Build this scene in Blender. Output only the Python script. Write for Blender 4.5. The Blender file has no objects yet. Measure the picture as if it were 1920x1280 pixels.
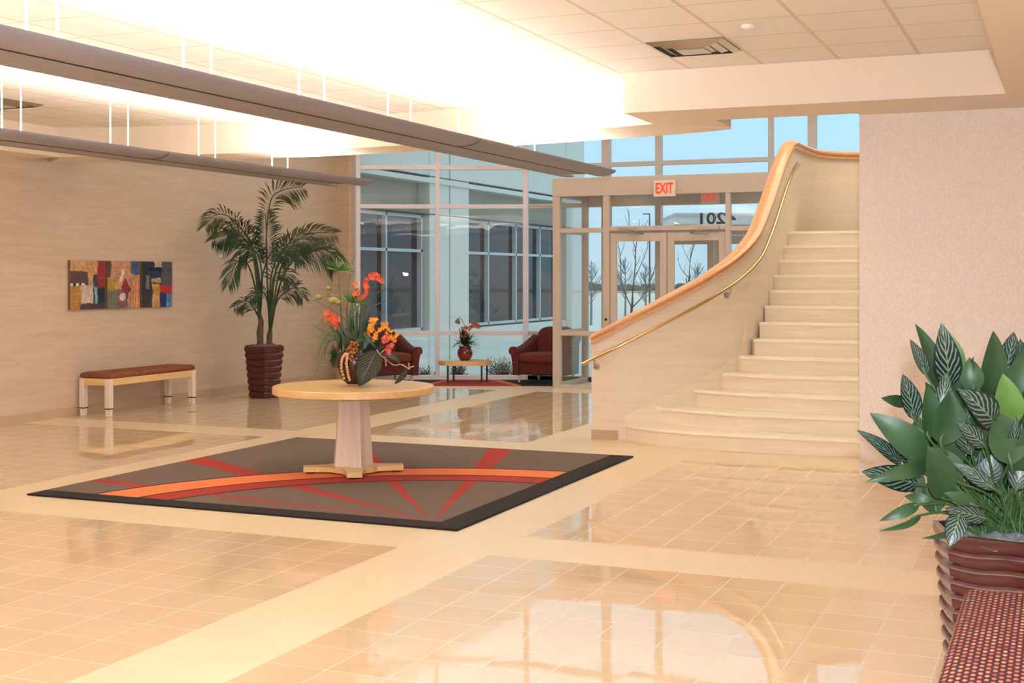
import bpy, bmesh, math, random
from mathutils import Vector, Matrix, noise
C = bpy.context.scene
COL = C.collection
PI = math.pi
# ------------------------------------------------------------------ camera
F_PX, HOR, HC = 2450.0, 518.0, 1.71
YAW = math.atan2(1994 - 960, F_PX)
CS, SN = math.cos(YAW), math.sin(YAW)
cam_d = bpy.data.cameras.new('camera')
cam = bpy.data.objects.new('camera', cam_d); COL.objects.link(cam)
cam.location = (0, 0, HC); cam.rotation_euler = (PI/2, 0, YAW)
cam_d.sensor_width = 36; cam_d.lens = F_PX/1920*36
cam_d.shift_y = -(640 - HOR)/1920
cam_d.clip_start = .05; cam_d.clip_end = 600
C.camera = cam
# ------------------------------------------------------------------ world
w = bpy.data.worlds.new('sky'); C.world = w; w.use_nodes = True
nt = w.node_tree; bg = nt.nodes['Background']
tc = nt.nodes.new('ShaderNodeTexCoord'); sp = nt.nodes.new('ShaderNodeSeparateXYZ')
cr = nt.nodes.new('ShaderNodeValToRGB')
nt.links.new(tc.outputs['Generated'], sp.inputs[0]); nt.links.new(sp.outputs['Z'], cr.inputs[0])
cr.color_ramp.elements[0].position = 0.0; cr.color_ramp.elements[0].color = (.52, .74, .88, 1)
cr.color_ramp.elements[1].position = 0.12; cr.color_ramp.elements[1].color = (.46, .79, 1.0, 1)
e3 = cr.color_ramp.elements.new(.42); e3.color = (.84, .97, 1.04, 1)
nt.links.new(cr.outputs[0], bg.inputs[0]); bg.inputs[1].default_value = .95
# ------------------------------------------------------------------ exposure
C.view_settings.view_transform = 'Standard'; C.view_settings.look = 'None'
C.view_settings.exposure = 0.22; C.view_settings.gamma = 1.0
C.view_settings.use_curve_mapping = False
# ------------------------------------------------------------------ lights
WARM = (1.0, .93, .83)
def area(name, loc, sx, sy, power, color, rot=(0, 0, 0)):
    l = bpy.data.lights.new(name, 'AREA'); l.shape = 'RECTANGLE'; l.size = sx; l.size_y = sy
    l.energy = power; l.color = color
    o = bpy.data.objects.new(name, l); COL.objects.link(o); o.location = loc; o.rotation_euler = rot
    return o
def spot(name, loc, power, color, size, blend=.6, rad=.06):
    l = bpy.data.lights.new(name, 'SPOT'); l.energy = power; l.color = color; l.spot_size = size
    l.spot_blend = blend; l.shadow_soft_size = rad
    o = bpy.data.objects.new(name, l); COL.objects.link(o); o.location = loc
    return o
# lamps inside the two suspended uplights
area('pendant_lamp', (-4.72, 5.6, 2.82), .16, 14.8, 540, WARM, (PI, 0, 0))
area('pendant_lamp', (-7.78, 5.8, 2.82), .16, 14.8, 290, WARM, (PI, 0, 0))
# added fill lights without fixtures, behind the viewpoint and over the stair hall
area('lobby_fill', (-3.6, -1.5, 3.42), 5.0, 3.0, 150, WARM)
area('hall_fill', (-2.0, 15.2, 5.9), 3.0, 4.5, 135, (1.0, .86, .70))
area('hall_fill', (-8.0, 16.2, 5.9), 5.0, 3.5, 80, (1.0, .86, .70))
# the photographer's flash
fl = bpy.data.lights.new('camera_flash', 'AREA'); fl.shape = 'RECTANGLE'; fl.size = .1; fl.size_y = .05; fl.energy = 300; fl.color = (.82, .88, 1.0)
flo = bpy.data.objects.new('camera_flash', fl); COL.objects.link(flo); flo.location = (.08, .03, HC + .16); flo.rotation_euler = (PI/2, 0, YAW)

def at(u, v, d):
    r = (u - 960)/F_PX; h = (HOR - v)/F_PX
    return Vector(((-SN + r*CS)*d, (CS + r*SN)*d, HC + h*d))
def flat(u, d, z=0):
    p = at(u, 0, d); return Vector((p.x, p.y, z))
# ------------------------------------------------------------------ materials
MATS = {}
def srgb(r, g, b):
    f = lambda c: (c/255/12.92 if c/255 <= .04045 else ((c/255 + .055)/1.055)**2.4)
    return (f(r), f(g), f(b), 1)
class NG:
    def __init__(s, name):
        s.m = bpy.data.materials.new(name); s.m.use_nodes = True; s.t = s.m.node_tree; s.n = s.t.nodes
        s.b = s.n['Principled BSDF']; s.out = s.n['Material Output']
    def node(s, typ, **kw):
        n = s.n.new(typ)
        for k, v in kw.items(): setattr(n, k, v)
        return n
    def link(s, a, b): s.t.links.new(a, b)
    def setv(s, n, i, v):
        if v is None: return
        if hasattr(v, 'links') or isinstance(v, bpy.types.NodeSocket): s.link(v, n.inputs[i])
        else: n.inputs[i].default_value = v
    def math(s, op, a, b=None, c=None, clamp=False):
        n = s.node('ShaderNodeMath', operation=op, use_clamp=clamp)
        s.setv(n, 0, a); s.setv(n, 1, b); s.setv(n, 2, c); return n.outputs[0]
    def vmath(s, op, a, b=None):
        n = s.node('ShaderNodeVectorMath', operation=op); s.setv(n, 0, a); s.setv(n, 1, b); return n.outputs[0]
    def mix(s, f, a, b, blend='MIX'):
        n = s.node('ShaderNodeMix', data_type='RGBA', blend_type=blend)
        s.setv(n, 0, f); s.setv(n, 6, a); s.setv(n, 7, b); return n.outputs[2]
    def obj(s): return s.node('ShaderNodeTexCoord').outputs['Object']
    def gen(s): return s.node('ShaderNodeTexCoord').outputs['Generated']
    def uv(s): return s.node('ShaderNodeTexCoord').outputs['UV']
    def pos(s): return s.node('ShaderNodeNewGeometry').outputs['Position']
    def sep(s, v):
        n = s.node('ShaderNodeSeparateXYZ'); s.link(v, n.inputs[0]); return n.outputs
    def comb(s, x=0, y=0, z=0):
        n = s.node('ShaderNodeCombineXYZ'); s.setv(n, 0, x); s.setv(n, 1, y); s.setv(n, 2, z); return n.outputs[0]
    def noise(s, vec, scale, detail=3, rough=.5, dist=0):
        n = s.node('ShaderNodeTexNoise'); s.link(vec, n.inputs['Vector']); n.inputs['Scale'].default_value = scale
        n.inputs['Detail'].default_value = detail; n.inputs['Roughness'].default_value = rough
        n.inputs['Distortion'].default_value = dist; return n.outputs[0]
    def white(s, vec):
        n = s.node('ShaderNodeTexWhiteNoise'); s.link(vec, n.inputs['Vector']); return n.outputs
    def map(s, vec, scale=(1, 1, 1), loc=(0, 0, 0), rot=(0, 0, 0)):
        n = s.node('ShaderNodeMapping'); s.link(vec, n.inputs[0]); n.inputs['Scale'].default_value = scale
        n.inputs['Location'].default_value = loc; n.inputs['Rotation'].default_value = rot; return n.outputs[0]
    def ramp(s, f, stops):
        n = s.node('ShaderNodeValToRGB'); s.link(f, n.inputs[0]); e = n.color_ramp.elements
        while len(e) < len(stops): e.new(.5)
        for i, (p, c) in enumerate(stops): e[i].position = p; e[i].color = c
        return n.outputs[0]
    def bump(s, h, strength=.3, dist=.01):
        n = s.node('ShaderNodeBump'); s.link(h, n.inputs['Height']); n.inputs['Strength'].default_value = strength
        n.inputs['Distance'].default_value = dist; s.link(n.outputs[0], s.b.inputs['Normal'])
    def done(s, color=None, rough=None, metal=None, **kw):
        if color is not None: s.setv(s.b, 'Base Color', color)
        if rough is not None: s.setv(s.b, 'Roughness', rough)
        if metal is not None: s.setv(s.b, 'Metallic', metal)
        for k, v in kw.items(): s.setv(s.b, k.replace('_', ' '), v)
        MATS[s.m.name] = s.m; return s.m
def plain(name, col, rough=.5, metal=0, var=.06, scale=8, **kw):
    g = NG(name); n = g.noise(g.obj(), scale, 4)
    a = tuple(c*(1 - var) for c in col[:3]) + (1,); b = tuple(min(1, c*(1 + var)) for c in col[:3]) + (1,)
    return g.done(g.ramp(n, [(.3, a), (.7, b)]), rough, metal, **kw)
def wood(name, a, b, rough=.35, axis=(1, 12, 12), coat=.3):
    g = NG(name); n = g.noise(g.map(g.obj(), axis), 2.2, 6, .6, .6)
    return g.done(g.ramp(n, [(.3, a), (.7, b)]), rough, 0, Coat_Weight=coat, Coat_Roughness=.1)
def fabric(name, a, b, sx=60, sy=60, rough=.9):
    g = NG(name); o = g.sep(g.obj())
    n = g.white(g.comb(g.math('FLOOR', g.math('MULTIPLY', o[0], sx)), g.math('FLOOR', g.math('MULTIPLY', o[1], sy)), g.math('FLOOR', g.math('MULTIPLY', o[2], sx))))
    g.bump(n[0], .3, .002)
    return g.done(g.mix(n[0], a, b), rough, 0)

# floor tiles: travertine, a grout line every 0.3046 m
def floor_mat(name, base, alt, r0, ior, gr):
    g = NG(name); o = g.sep(g.pos()); T = .3046
    fx = g.math('DIVIDE', g.math('ADD', o[0], 4.171 + .3046*200), T); fy = g.math('DIVIDE', g.math('SUBTRACT', o[1], 4.917 - .3046*200), T)
    gx = g.math('ABSOLUTE', g.math('SUBTRACT', g.math('FRACT', fx), .5)); gy = g.math('ABSOLUTE', g.math('SUBTRACT', g.math('FRACT', fy), .5))
    gm = g.math('GREATER_THAN', g.math('MAXIMUM', gx, gy), .5 - .0085)
    cell = g.comb(g.math('FLOOR', fx), g.math('FLOOR', fy), 0)
    wn = g.white(cell)
    st = g.noise(g.vmath('ADD', g.map(g.pos(), (1.6, 11, 1)), g.vmath('SCALE', wn[1], None)), 1.6, 5, .62, .5)
    n2 = g.noise(g.map(g.pos(), (1, 1, 1)), 5, 4, .6)
    c = g.mix(wn[0], base, alt)
    c = g.mix(g.math('MULTIPLY', st, .55), c, tuple(x*.78 for x in base[:3]) + (1,))
    c = g.mix(g.math('MULTIPLY', n2, .3), c, tuple(min(1, x*1.08) for x in base[:3]) + (1,))
    c = g.mix(g.math('MULTIPLY', gm, gr), c, (.80, .70, .55, 1))
    # every tile is set a hair off level
    nrm = g.node('ShaderNodeNewGeometry').outputs['Normal']
    jit = g.vmath('SUBTRACT', wn[1], (.5, .5, .5))
    sc = g.node('ShaderNodeVectorMath', operation='SCALE'); g.link(jit, sc.inputs[0]); sc.inputs['Scale'].default_value = .0035
    wav = g.node('ShaderNodeTexNoise'); g.link(g.pos(), wav.inputs['Vector']); wav.inputs['Scale'].default_value = 9
    sc2 = g.node('ShaderNodeVectorMath', operation='SCALE'); g.link(g.vmath('SUBTRACT', wav.outputs['Color'], (.5, .5, .5)), sc2.inputs[0]); sc2.inputs['Scale'].default_value = .004
    nn = g.vmath('NORMALIZE', g.vmath('ADD', g.vmath('ADD', nrm, sc.outputs[0]), sc2.outputs[0]))
    g.link(nn, g.b.inputs['Normal'])
    rough = g.math('MULTIPLY_ADD', gm, .4, r0)
    return g.done(c, rough, 0, IOR=ior)
M_FL = floor_mat('floor_light', srgb(236, 213, 176), srgb(240, 219, 184), .30, 1.5, .45)
M_FD = floor_mat('floor_dark', srgb(226, 199, 162), srgb(232, 208, 174), .025, 1.72, .7)

def wall_mat(name, a, b, wave=True):
    g = NG(name); p = g.pos()
    if wave:
        n = g.noise(g.map(p, (1, 1.2, 14)), 1.1, 5, .6, .8); n2 = g.noise(g.map(p, (1, 6, 60)), 2, 3)
        f = g.math('ADD', g.math('MULTIPLY', n, .7), g.math('MULTIPLY', n2, .3))
    else:
        f = g.noise(p, 55, 3, .7)
    g.bump(f, .15, .004)
    return g.done(g.ramp(f, [(.35, a), (.68, b)]), .55, 0)
M_WALL = wall_mat('wall_vinyl', srgb(196, 171, 148), srgb(212, 190, 167))
M_WALLR = wall_mat('wall_speckled', srgb(222, 208, 198), srgb(236, 224, 215), False)
M_STAIRW = wall_mat('stair_plaster', srgb(224, 206, 182), srgb(236, 220, 200))
M_SOFF = plain('soffit_paint', srgb(232, 218, 202), .8, var=.01, scale=3)
M_WHITE = plain('white_paint', srgb(240, 232, 222), .8, var=.01, scale=3)
def ceil_mat():
    g = NG('ceiling_tile'); o = g.sep(g.pos()); T = .61
    fx = g.math('FRACT', g.math('DIVIDE', g.math('ADD', o[0], 3.477 + T*100), T)); fy = g.math('FRACT', g.math('DIVIDE', g.math('ADD', o[1], -10.56 + T*100), T))
    gx = g.math('ABSOLUTE', g.math('SUBTRACT', fx, .5)); gy = g.math('ABSOLUTE', g.math('SUBTRACT', fy, .5))
    mx = g.math('GREATER_THAN', gx, .5 - .024); my = g.math('GREATER_THAN', gy, .5 - .018)
    m = g.math('MAXIMUM', mx, my)
    sp_ = g.noise(g.pos(), 90, 2)
    c = g.mix(g.math('MULTIPLY', sp_, .12), srgb(238, 230, 224), srgb(205, 198, 190))
    c = g.mix(m, c, srgb(214, 200, 182))
    return g.done(c, .85, 0)
M_CEIL = ceil_mat()
M_MAPLE = wood('maple', srgb(222, 178, 116), srgb(236, 196, 136))
M_MAPLEV = wood('maple_upright_flashlit', srgb(224, 204, 184), srgb(240, 224, 208), axis=(14, 14, 1))  # maple whitened in the colour itself, for the flash falling on it
M_CAP = wood('cap_wood', srgb(216, 158, 106), srgb(232, 180, 130), rough=.28)
M_BRASS = plain('brass', srgb(214, 184, 132), .16, 1.0, .02)
M_STEEL = plain('brushed_steel', srgb(190, 186, 180), .28, 1.0, .03)
M_DARKM = plain('dark_metal', srgb(70, 68, 66), .4, .7, .05)
M_ALU = plain('window_aluminium', srgb(204, 196, 192), .45, .0, .02)
M_ALUW = plain('window_aluminium_flashlit', srgb(236, 230, 238), .45, .0, .02)  # same aluminium in a lighter colour that imitates the flash on it
M_VEST = plain('vestibule_frame_paint', srgb(204, 190, 178), .45, 0, .02)
M_FIX = plain('fixture_paint', srgb(142, 139, 148), .42, .1, .02)
M_BLACK = plain('black_rubber', srgb(28, 26, 26), .5, 0, .1)
M_CABLE = plain('white_cable', srgb(250, 246, 240), .5, 0, .01)
def glass_mat(name, tint=(.985, 1, 1, 1), ior=1.45):
    g = NG(name); t = g.node('ShaderNodeBsdfTransparent'); t.inputs[0].default_value = tint
    gl = g.node('ShaderNodeBsdfGlossy'); gl.inputs['Roughness'].default_value = .0
    wv = g.noise(g.map(g.pos(), (1, 1, .5)), 1.3, 2)
    bp = g.node('ShaderNodeBump'); g.link(wv, bp.inputs['Height']); bp.inputs['Strength'].default_value = .25; bp.inputs['Distance'].default_value = .02
    g.link(bp.outputs[0], gl.inputs['Normal'])
    geo = g.node('ShaderNodeNewGeometry'); dp = g.node('ShaderNodeVectorMath', operation='DOT_PRODUCT')
    g.link(geo.outputs['Incoming'], dp.inputs[0]); g.link(geo.outputs['Normal'], dp.inputs[1])
    cc = g.math('SUBTRACT', 1.0, g.math('ABSOLUTE', dp.outputs['Value']), clamp=True)
    mx = g.node('ShaderNodeMixShader'); f2 = g.math('MULTIPLY_ADD', g.math('POWER', cc, 5), .9, .045, clamp=True)
    g.link(f2, mx.inputs[0]); g.link(t.outputs[0], mx.inputs[1]); g.link(gl.outputs[0], mx.inputs[2])
    g.link(mx.outputs[0], g.out.inputs[0]); g.n.remove(g.b); MATS[name] = g.m; return g.m
M_GLASS = glass_mat('clear_glass')
M_GLASSD = plain('dark_window_glass', srgb(30, 38, 46), .03, 0, .3, .8, IOR=1.4)
M_POT = plain('glazed_pot', srgb(74, 27, 28), .2, 0, .18, 9, Coat_Weight=.25, Coat_Roughness=.08)
M_MOSS = plain('grey_moss', srgb(132, 138, 146), .95, 0, .35, 60)
M_SOIL = plain('soil_moss', srgb(110, 92, 74), .95, 0, .3, 50)
M_TRUNK = plain('trunk', srgb(92, 74, 60), .8, 0, .25, 30)
M_STEM = plain('green_stem', srgb(72, 108, 58), .5, 0, .2, 10)
M_PALM = plain('palm_leaf', srgb(44, 70, 40), .45, 0, .3, 5)
M_PALM2 = plain('palm_leaf_olive', srgb(84, 88, 54), .5, 0, .25, 5)
M_LEAF = plain('plain_leaf', srgb(44, 78, 46), .42, 0, .28, 7)
M_LEAFY = plain('young_leaf', srgb(88, 128, 58), .38, 0, .2, 7)
def striped():
    g = NG('striped_leaf'); u = g.sep(g.uv())
    a = g.math('ABSOLUTE', g.math('SUBTRACT', u[0], .5))
    s_ = g.math('SINE', g.math('ADD', g.math('MULTIPLY', g.math('SUBTRACT', u[1], g.math('MULTIPLY', a, .8)), 46), g.math('MULTIPLY', g.noise(g.uv(), 6, 2), 3)))
    m = g.math('GREATER_THAN', s_, .45)
    edge = g.math('LESS_THAN', a, .43); m = g.math('MULTIPLY', m, edge)
    rib = g.math('LESS_THAN', a, .02)
    c = g.mix(m, srgb(20, 40, 34), srgb(104, 130, 120)); c = g.mix(rib, c, srgb(110, 140, 90))
    return g.done(c, .35, 0)
M_STRIPE = striped()
def woven(name, a, b, c_, sx, sy):
    g = NG(name); o = g.sep(g.obj())
    wx = g.math('SINE', g.math('MULTIPLY', o[0], sx)); wy = g.math('SINE', g.math('MULTIPLY', o[1], sy))
    row = g.math('GREATER_THAN', wx, 0); m = g.math('MULTIPLY', wx, wy)
    cell = g.white(g.comb(g.math('FLOOR', g.math('MULTIPLY', o[0], sx/PI)), g.math('FLOOR', g.math('MULTIPLY', o[1], sy/PI)), 0))
    c = g.mix(g.math('GREATER_THAN', m, -.1), a, g.mix(cell[0], b, c_))
    g.bump(m, .5, .003)
    return g.done(c, .85, 0)
# ------------------------------------------------------------------ mesh helpers
class MB:
    def __init__(s): s.v = []; s.f = []; s.mi = []; s.uv = {}; s.sm = []
    def add(s, verts, faces, mi=0, uvs=None, smooth=False):
        o = len(s.v); s.v += [Vector(p) for p in verts]
        for f in faces:
            s.f.append([o + i for i in f]); s.mi.append(mi); s.sm.append(smooth)
        if uvs:
            for i, q in enumerate(uvs): s.uv[o + i] = q
        return s
    def box(s, a, b, mi=0, M=None):
        x0, y0, z0 = a; x1, y1, z1 = b
        v = [Vector(p) for p in ((x0, y0, z0), (x1, y0, z0), (x1, y1, z0), (x0, y1, z0), (x0, y0, z1), (x1, y0, z1), (x1, y1, z1), (x0, y1, z1))]
        if M is not None: v = [M @ p for p in v]
        return s.add(v, [(0, 3, 2, 1), (4, 5, 6, 7), (0, 1, 5, 4), (1, 2, 6, 5), (2, 3, 7, 6), (3, 0, 4, 7)], mi)
    def prism(s, poly, z0, z1, mi=0, smooth=False):
        n = len(poly)
        if sum(poly[i][0]*poly[(i+1) % n][1] - poly[(i+1) % n][0]*poly[i][1] for i in range(n)) < 0: poly = poly[::-1]
        v = [(p[0], p[1], z0) for p in poly] + [(p[0], p[1], z1) for p in poly]
        s.add(v, [list(range(n))[::-1], list(range(n, 2*n))], mi)
        return s.add(v, [(i, (i+1) % n, n + (i+1) % n, n + i) for i in range(n)], mi, smooth=smooth)
    def loft(s, rings, mi=0, close=True, caps=True, smooth=True):
        n = len(rings[0]); v = [p for r in rings for p in r]; f = []
        for i in range(len(rings) - 1):
            for j in range(n if close else n - 1):
                k = (j+1) % n; f.append((i*n+j, i*n+k, (i+1)*n+k, (i+1)*n+j))
        s.add(v, f, mi, smooth=smooth)
        if caps and close:
            s.add(rings[0], [list(range(n))[::-1]], mi); s.add(rings[-1], [list(range(n))], mi)
        return s
    def tube(s, pts, rad, seg=8, mi=0, caps=True):
        pts = [Vector(p) for p in pts]; rings = []; up = None
        for i, p in enumerate(pts):
            t = (pts[min(i+1, len(pts)-1)] - pts[max(i-1, 0)])
            t = t.normalized() if t.length > 1e-9 else Vector((0, 0, 1))
            if up is None: up = Vector((0, 0, 1)) if abs(t.z) < .9 else Vector((1, 0, 0))
            a = t.cross(up).normalized(); b = a.cross(t).normalized(); up = b
            r = rad[i] if isinstance(rad, (list, tuple)) else rad
            rings.append([p + (a*math.cos(2*PI*k/seg) + b*math.sin(2*PI*k/seg))*r for k in range(seg)])
        return s.loft(rings, mi, caps=caps)
    def lathe(s, prof, c=(0, 0, 0), seg=32, mi=0, rotz=0):
        rings = [[Vector((c[0] + r*math.cos(2*PI*k/seg + rotz), c[1] + r*math.sin(2*PI*k/seg + rotz), c[2] + z)) for k in range(seg)] for r, z in prof]
        return s.loft(rings, mi)
    def ball(s, c, r, seg=8, mi=0, sz=1):
        pr = [(max(1e-4, r*math.sin(PI*i/6)), -r*sz*math.cos(PI*i/6)) for i in range(7)]
        return s.lathe(pr, c, seg, mi)
    def build(s, name, mats, parent=None, bevel=0, loc=None, seg=2, ang=30):
        me = bpy.data.meshes.new(name)
        me.from_pydata([tuple(p) for p in s.v], [], s.f)
        if not isinstance(mats, (list, tuple)): mats = [mats]
        for m in mats: me.materials.append(m)
        for p, mi, sm in zip(me.polygons, s.mi, s.sm): p.material_index = mi; p.use_smooth = sm
        if s.uv:
            L = me.uv_layers.new(name='UVMap')
            for l in me.loops: L.data[l.index].uv = s.uv.get(l.vertex_index, (0, 0))
        o = bpy.data.objects.new(name, me); COL.objects.link(o)
        if loc is not None:
            o.location = loc
        if parent is not None: o.parent = parent
        if bevel:
            b = o.modifiers.new('b', 'BEVEL'); b.width = bevel; b.segments = seg; b.limit_method = 'ANGLE'; b.angle_limit = math.radians(ang)
        return o
def empty(name, loc=(0, 0, 0), rz=0):
    o = bpy.data.objects.new(name, None); COL.objects.link(o); o.location = loc; o.rotation_euler = (0, 0, rz); o.empty_display_size = .1
    return o
def tag(o, label=None, cat=None, group=None, kind=None):
    if label: o['label'] = label
    if cat: o['category'] = cat
    if group: o['group'] = group
    if kind: o['kind'] = kind
    return o
def struct(o): o['kind'] = 'structure'; return o
def kids(o): return [c for c in bpy.data.objects if c.parent == o]
def copy_tree(o, parent=None):
    c = o.copy(); COL.objects.link(c); c.parent = parent
    for ch in kids(o): copy_tree(ch, c)
    return c
def catmull(pts, n=6):
    pts = [Vector(p) for p in pts]; out = []
    P_ = [pts[0]*2 - pts[1]] + pts + [pts[-1]*2 - pts[-2]]
    for i in range(1, len(P_) - 2):
        a, b, c, d = P_[i-1:i+3]
        for k in range(n):
            t = k/n
            out.append(.5*((2*b) + (c - a)*t + (2*a - 5*b + 4*c - d)*t*t + (-a + 3*b - 3*c + d)*t**3))
    out.append(pts[-1]); return out
def face_mesh(polys, mats):
    m = MB()
    for p, mi in polys: m.add(p, [list(range(len(p)))], mi)
    return m
# ================================================================== SETTING
XW = -11.2          # left wall plane
CZ, SZ = 3.44, 3.10 # tile ceiling and soffit heights
# floor: dark fields between light bands
def dark(x, y):
    if 7.33 < y < 7.94 or 11.82 < y < 12.43: return False
    if -7.85 < x < -7.22 or -3.866 < x < -3.257: return False
    if -7.22 <= x <= -3.866 and 7.94 <= y <= 11.82: return False
    if y > 12.43 and (x > -5.08 or y > 18.0): return False
    return True
xs = [XW - .3, -7.85, -7.22, -5.08, -3.866, -3.257, 3.2]; ys = [-5.2, 7.33, 7.94, 11.82, 12.43, 18.0, 20.3]
m = MB()
for i in range(len(xs) - 1):
    for j in range(len(ys) - 1):
        x0, x1, y0, y1 = xs[i], xs[i+1], ys[j], ys[j+1]
        m.add([(x0, y0, 0), (x1, y0, 0), (x1, y1, 0), (x0, y1, 0)], [(0, 1, 2, 3)], 1 if dark((x0+x1)/2, (y0+y1)/2) else 0)
m.box((xs[0], ys[0], -.2), (xs[-1], ys[-1], -.005))
struct(m.build('floor', [M_FL, M_FD]))
# recessed tile ceiling
arc_in = [(-10.78, 11.98), (-10.0, 12.18), (-8.8, 12.36), (-7.5, 12.42), (-6.2, 12.26), (-4.8, 11.92), (-3.45, 11.48)]
arc_out = [(-11.2, 12.3), (-10.0, 12.62), (-8.8, 12.84), (-7.5, 12.88), (-6.2, 12.76), (-4.8, 12.53), (-3.4, 12.22), (-2.85, 12.0)]
ai = [p.to_2d() for p in catmull([(x, y, 0) for x, y in arc_in], 5)]
ao = [p.to_2d() for p in catmull([(x, y, 0) for x, y in arc_out], 5)]
m = MB(); m.box((-11.2, -5.0, CZ), (3.0, 13.2, CZ + .12)); struct(m.build('ceiling', M_CEIL))
# perimeter soffit, one ring: outer rectangle, inner recess outline
def ring_prism(mb, a, b, z0, z1):
    n = len(a)
    for i in range(n - 1):
        mb.prism([a[i], a[i+1], b[i+1], b[i]], z0, z1)
m = MB()
m.box((-11.2, -5.0, SZ), (-10.78, 12.0, CZ))                       # along the left wall
m.box((-.40, -5.0, SZ), (3.0, 10.62, CZ))                          # right side
m.box((-3.45, 10.62, SZ), (3.0, 11.42, CZ))                        # front of the stair hall
m.box((-10.78, -5.0, SZ), (-.40, -3.6, CZ))                        # behind
struct(m.build('trim_1', M_SOFF))
m = MB(); N = 36
def samp(c, t):
    L = [0]
    for i in range(1, len(c)): L.append(L[-1] + (c[i] - c[i-1]).length)
    d = t*L[-1]
    for i in range(1, len(c)):
        if L[i] >= d - 1e-9:
            k = (d - L[i-1])/(L[i] - L[i-1]); return c[i-1].lerp(c[i], k)
    return c[-1]
A = [samp(ai, i/N) for i in range(N+1)]; B = [samp(ao, i/N) for i in range(N+1)]
bot = [(p.x, p.y, SZ) for p in A]; bob = [(p.x, p.y, SZ - .02) for p in B]
top = [(p.x, p.y, CZ) for p in A]; tob = [(p.x, p.y, 5.98) for p in B]
m.loft([bot, bob], close=False, caps=False, smooth=False)
m.loft([[tuple(q) for q in top], bot], close=False, caps=False, smooth=True)
m.loft([bob, tob], close=False, caps=False, smooth=True)
m.loft([tob, top], close=False, caps=False, smooth=False)
m.add([bot[-1], bob[-1], tob[-1], top[-1]], [(0, 1, 2, 3)])
m.add([bot[0], bob[0], tob[0], top[0]], [(3, 2, 1, 0)])
struct(m.build('trim_2', M_SOFF))
# shallow lip where the arc dies over the stair hall, and the upper wall over the hall front
m = MB(); m.prism([(-3.45, 11.42), (-2.85, 11.42), (-2.85, 12.0), (-3.45, 11.48)], SZ, 5.97); struct(m.build('trim_3', M_SOFF))
m = MB(); m.box((-2.85, 11.12, SZ + .005), (3.0, 11.42, 5.97)); m.box((-1.62, 11.42, SZ), (3.0, 11.84, 5.97)); struct(m.build('trim_4', M_SOFF))
# walls
m = MB(); m.box((XW - .2, -5.2, 0), (XW, 18.95, 5.98)); struct(m.build('wall_left', M_WALL))
m = MB(); m.prism([(XW - .2, 18.95), (XW, 18.95), (-10.93, 18.93), (-10.86, 18.96), (-10.86, 19.2), (XW - .2, 19.2)], 0, 5.98); struct(m.build('wall_column', M_WALL))
m = MB(); m.box((-1.62, 11.54, 0), (3.0, 11.84, SZ)); struct(m.build('wall_right', M_WALLR))
m = MB(); m.box((XW - .2, -5.2, 0), (3.2, -5.0, 3.6)); struct(m.build('wall_back', M_WALLR))
m = MB(); m.box((3.0, -5.2, 0), (3.2, 20.1, 5.98)); struct(m.build('wall_side', M_WALLR))
m = MB(); m.box((XW - .2, 12.0, 5.98), (3.2, 20.3, 6.1)); struct(m.build('ceiling_hall', M_WHITE))
m = MB(); m.box((XW, -5, 0), (XW + .012, 18.93, .105)); struct(m.build('baseboard_left', plain('base_tile', srgb(190, 162, 130), .25, 0, .06, 3), bevel=.002))

# window walls -------------------------------------------------------
def frame_wall(idx, P0, P1, verts, rails, z0, z1, mat, wv=.055, dep=.11, glassz=None, name='window_%d', wr=.07):
    """P0->P1 plan, verts: distances of vertical mullions, rails: heights"""
    P0 = Vector((P0[0], P0[1], 0)); P1 = Vector((P1[0], P1[1], 0)); L = (P1 - P0).length
    d = (P1 - P0).normalized(); nrm = Vector((-d.y, d.x, 0))
    M = Matrix(((d.x, nrm.x, 0, P0.x), (d.y, nrm.y, 0, P0.y), (0, 0, 1, 0), (0, 0, 0, 1)))
    root = empty(name % idx, P0); struct(root)
    Mi = Matrix.Translation(-P0) @ M
    for x in verts:
        ww = wv
        if isinstance(x, tuple): x, ww = x
        MB().box((x - ww/2, -dep/2, z0), (x + ww/2, dep/2, z1), M=Mi).build('mullion', mat, root, bevel=.003)
    xs_ = sorted([x[0] if isinstance(x, tuple) else x for x in verts])
    for z in rails:
        h = wr
        if isinstance(z, tuple): z, h = z
        MB().box((0, -dep/2 + .004, z - h/2), (L, dep/2 - .004, z + h/2), M=Mi).build('transom', mat, root, bevel=.003)
    for a, b in zip(xs_[:-1], xs_[1:]):
        MB().box((a, -.006, z0), (b, .006, z1), M=Mi).build('pane', M_GLASS, root)
    return root
def PD(u, d): p = at(u, 0, d); return (p.x, p.y)
RZ = [(.035, .07), .77, 2.87, 3.515, 4.7, (5.93, .1)]
W0, W1, W2 = PD(668, 21.63), PD(820, 21.74), (-8.234, 20.08)
l1 = math.dist(W0, W1); l2 = math.dist(W1, W2)
frame_wall(1, W0, W1, [(.03, .07), (l1, .07)], RZ, 0, 5.98, M_ALUW)
frame_wall(2, W1, W2, [(.0, .06), (l2, .08)], RZ, 0, 5.98, M_ALUW)
Xb = -8.234
frame_wall(3, (Xb, 20.1), (3.0, 20.1), [0, (-6.82 - Xb, .14), (-5.94 - Xb, .10), (-4.15 - Xb, .075), (-3.52 - Xb, .13), (-2.3 - Xb, .1), (-.6 - Xb, .1), (1.2 - Xb, .1), 3.0 - Xb],
           [(.035, .07), (2.87, .01), 3.515, 4.7, (5.93, .1)], 3.2, 5.98, M_ALU)
frame_wall(4, (Xb, 20.1), (-6.82, 20.1), [(0, .06), (1.414, .14)], [(.035, .07), .77, 2.87], 0, 3.2, M_ALU)
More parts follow.
